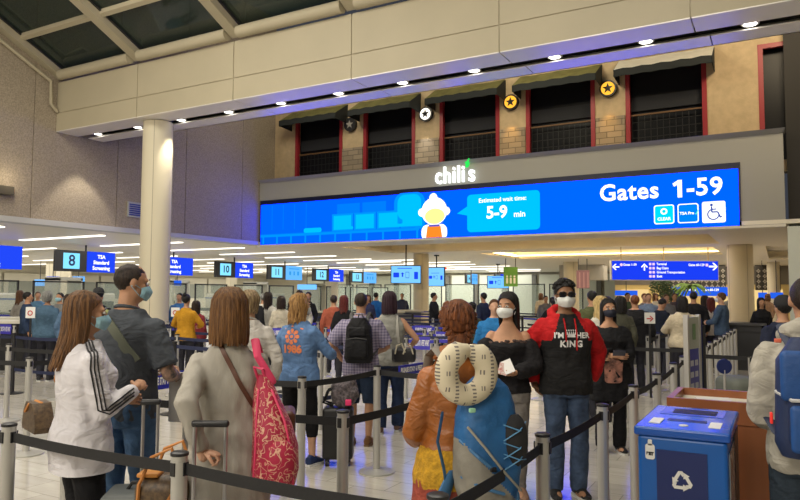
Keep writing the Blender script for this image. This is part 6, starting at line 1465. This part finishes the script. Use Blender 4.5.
crowd(186, 12.8, 8, 1.64, 'f', 'woman in a mustard yellow sweater with a black bun', (.52, .26, .02), hc='black', hs='bun', arms=fwdarm)
crowd(196, 13.8, 0, 1.5, 'f', 'person in dark red between yellow sweater and auburn bob', (.22, .03, .04), hc='darkbrown', hs='long')
crowd(179, 17, 180, 1.66, 'm', 'officer in a blue shirt left of the yellow sweater', (.05, .16, .42))
crowd(253, 14, 20, 1.72, 'm', 'man in black right of the short ash blonde hair', BLK, skin='dark')
crowd(268, 14.5, 12, 1.68, 'f', 'woman in a white blouse with a dark shoulder bag', WH, hc='darkbrown', hs='long')
crowd(263, 16.5, 0, 1.66, 'm', 'man in white with a red cap edge behind the blouse woman', WH, hc='grey')
crowd(281, 14.0, -5, 1.60, 'f', 'woman in a cream jacket next to the white blouse', (.55, .50, .40), hc='darkbrown', hs='bob')
crowd(299, 15.5, 190, 1.74, 'm', 'black haired officer in white behind the curly hair', WH, skin='dark')
crowd(293, 14.5, 60, 1.50, 'f', 'person in a mint green top left of the curly hair', (.25, .48, .32), hc='black', hs='bob')
crowd(308, 19, 190, 1.7, 'f', 'woman in black at an officer desk behind the curly hair', BLK, hc='darkbrown', hs='tail')
crowd(333.5, 14.4, -5, 1.63, 'm', 'man in a rust floral shirt left of the plaid man', (.38, .10, .06), hc='darkbrown')
crowd(344, 13.3, 5, 1.62, 'f', 'woman with dark red hair in black beside the rust shirt', BLK, hc='red', hs='long')
crowd(376, 22, 30, 1.70, 'm', 'officer in a bright blue shirt between plaid man and plum hair', (.02, .14, .48))
crowd(402, 28.3, 190, 1.68, 'm', 'dark clothed officer left of the cream column', (.04, .05, .10))
crowd(368, 21, 170, 1.62, 'f', 'woman in navy behind the plaid man', (.05, .06, .14), hc='brown', hs='bob')
crowd(434, 20, 90, 1.7, 'm', 'man in black just right of the cream column', BLK, arms=fwdarm)
crowd(483.5, 17.5, -40, 1.70, 'm', 'man in a dark navy jacket with white stripe behind the braid', (.02, .03, .07))
crowd(472, 12.5, 0, 1.50, 'f', 'person in dark camouflage between braid and masked woman', (.05, .055, .04), hc='black', hs='curly')
crowd(494.5, 9.1, 185, 1.60, 'm', 'man in a blue shirt hidden behind the off-shoulder blouse woman', (.03, .20, .50), skin='light', hc='brown')
crowd(553, 16, 10, 1.60, 'f', 'woman in black bending at a far desk left of the sunglasses', BLK, hs='tail', arms=fwdarm)
crowd(546, 22, 180, 1.62, 'm', 'distant person in grey left of the hoodie man', (.2, .2, .22))
crowd(592, 11.5, -10, 1.73, 'm', 'man with black hair in an olive jacket right of the hoodie man', (.10, .11, .05))
crowd(599.5, 9.0, -15, 1.64, 'f', 'woman with pale golden hair and white patterned top behind the hoodie', (.62, .60, .52), hc='palegold', hs='wavy', hlen=.30)
crowd(607, 13, 10, 1.62, 'f', 'dark haired person behind the pale golden hair', (.12, .1, .08), hc='darkbrown', hs='bob')
crowd(620.5, 11, 5, 1.63, 'f', 'woman in black and olive behind the black dress woman', (.07, .07, .05), hc='black', hs='bob')
crowd(635, 12, 0, 1.66, 'm', 'large person in a black coat with ginger hair, by the red arrow notice', BLK, hc='auburn', wd=1.5)
crowd(649, 17.5, 190, 1.70, 'm', 'man in a blue shirt facing us behind the counter', (.22, .30, .45), hc='brown', skin='light')
crowd(645, 18.5, 180, 1.70, 'm', 'man with reddish face in grey behind the counter', (.2, .2, .24), hc='auburn', skin='light')
crowd(661, 13.9, 70, 1.60, 'm', 'man in dark navy leaning to the counter, right of the red arrow', (.015, .02, .035), arms=fwdarm, head=(0, -25), wd=1.2)
crowd(667, 19, 185, 1.68, 'm', 'officer in grey behind the counter near the ficus', (.28, .28, .30), skin='light', hc='brown')
crowd(682, 11.7, 0, 1.63, 'f', 'person in a cream blouse with a black cross strap by the counter', (.60, .52, .38), hc='black', hs='bob', wd=1.35, arms=fwdarm)
crowd(675, 20, 180, 1.72, 'm', 'tall officer in dark behind the cream blouse', (.12, .10, .14), hc='darkbrown')
crowd(694, 15, 20, 1.74, 'm', 'man in a black jacket leaning right behind the cream blouse', BLK, wd=1.3)
crowd(705, 17, 10, 1.64, 'f', 'woman with brown hair in black left of the white blouse redhead', (.05, .04, .05), hc='darkbrown', hs='long')
crowd(710.5, 15.4, -10, 1.60, 'f', 'redhead in a white blouse by the dark counter', (.6, .55, .52), hc='red', hs='long', arms=fwdarm)
crowd(721.5, 14.5, -50, 1.72, 'm', 'man in a blue T-shirt with gray hair left of the big right column', (.06, .10, .17), hc='brown', skin='light', mask='white', arms=fwdarm)
crowd(762, 15.5, 190, 1.60, 'f', 'woman in black walking toward us right of the big column', BLK, hc='black', hs='long')
crowd(768, 26, 0, 1.7, 'f', 'distant woman behind the walking woman in black', (.3, .2, .15), hc='brown', hs='bob')
crowd(783, 7.2, -5, 1.64, 'm', 'person in a dark knit cap and navy jacket left of the right edge man', (.02, .025, .05), hat='beanie', wd=1.2)
crowd(730, 30, 0, 1.7, 'm', 'distant man in grey behind the right column', (.2, .2, .2)); crowd(656, 24, 170, 1.7, 'f', 'distant woman in white by the ficus', WH, hc='brown', hs='bob')
crowd(628, 20, 180, 1.72, 'm', 'distant man in green behind the black coat', (.1, .14, .08)); crowd(541, 28, 0, 1.7, 'f', 'far traveller in beige left of the hoodie man', (.4, .34, .25), hc='brown', hs='bob')

# ================================================================ THE MAZE ROWS (set between the people)
PEOPLE = [(o.location.x, o.location.y) for o in C.objects if o.name.split('.')[0] in ('person', 'round_column', 'suitcase')]
for k, (ax, ay, bx, by, lab) in enumerate(BELT_POSTS):
    stanchion(ax, ay, 'post left of the %s' % lab.replace('violet blue', 'violet').replace('blue ', ''), 'posts carrying the blue belt signs', [(bx, by, beltb)]); stanchion(bx, by, 'post right of the %s' % lab.replace('violet blue', 'violet').replace('blue ', ''), 'posts carrying the blue belt signs')
POSTS = [(o.location.x, o.location.y) for o in C.objects if o.name.split('.')[0] == 'stanchion']
DESKS = [(o.location.x, o.location.y) for o in C.objects if o.name.split('.')[0] in ('officer_desk', 'check_counter')]
def clear(x, y, r=.52): return all((x-a)**2+(y-b)**2 > r*r for a, b in PEOPLE) and all((x-a)**2+(y-b)**2 > .16 for a, b in POSTS) and all((x-a)**2+(y-b)**2 > .9 for a, b in DESKS)
for j, Y in enumerate((6.8, 8.0, 9.3, 10.6, 12.0, 13.6, 15.4, 17.4)):
    for i in range(9):
        X = -4.9-1.25*i
        if (Y > 14 and X > -6) or X < -15.2 or not clear(X, Y, .6 if abs(X+13.2) < 1 else .52): continue
        to = []
        if i < 8 and not (X-1.25 < -15.2): to.append((X-1.25, Y, beltb if (j in (5, 6, 7) and i % 3 == 1) else None))
        if i % 4 == (j % 2)*2 and Y < 16: to.append((X, Y+1.2))
        stanchion(X, Y, 'queue post in the %s row of the left maze, %s from its right end' % (ORD[j], ORD[i]), 'posts in the middle of the maze', to, double=(j % 3 == 0 and i % 2 == 0), bm_=beltn, dark_=(i % 3 == 2))
for i in range(5):
    X = -17.2-1.9*i
    for j, Y in enumerate((8.5, 10.5, 13.0, 16)):
        if clear(X, Y): stanchion(X, Y, 'queue post under the low ceiling at far left, %s row, %s from the right' % (ORD[j], ORD[i]), 'posts of the far left queue', [(X-1.9, Y, beltb if (i+j) % 4 == 0 else beltm)], dark_=(i+j) % 3 == 0)
for j, Y in enumerate((20, 22.5, 25)):
    for i in range(6):
        X = -5-1.9*i
        if clear(X, Y, .6): stanchion(X, Y, 'far post with blue belts before the cream column, %s row, %s from the right' % (ORD[j], ORD[i]), 'far posts with blue printed belts', [(X-1.9, Y, beltb if i % 2 == 0 else beltn)], double=True, dark_=i % 2 == 1, bm_=beltb)
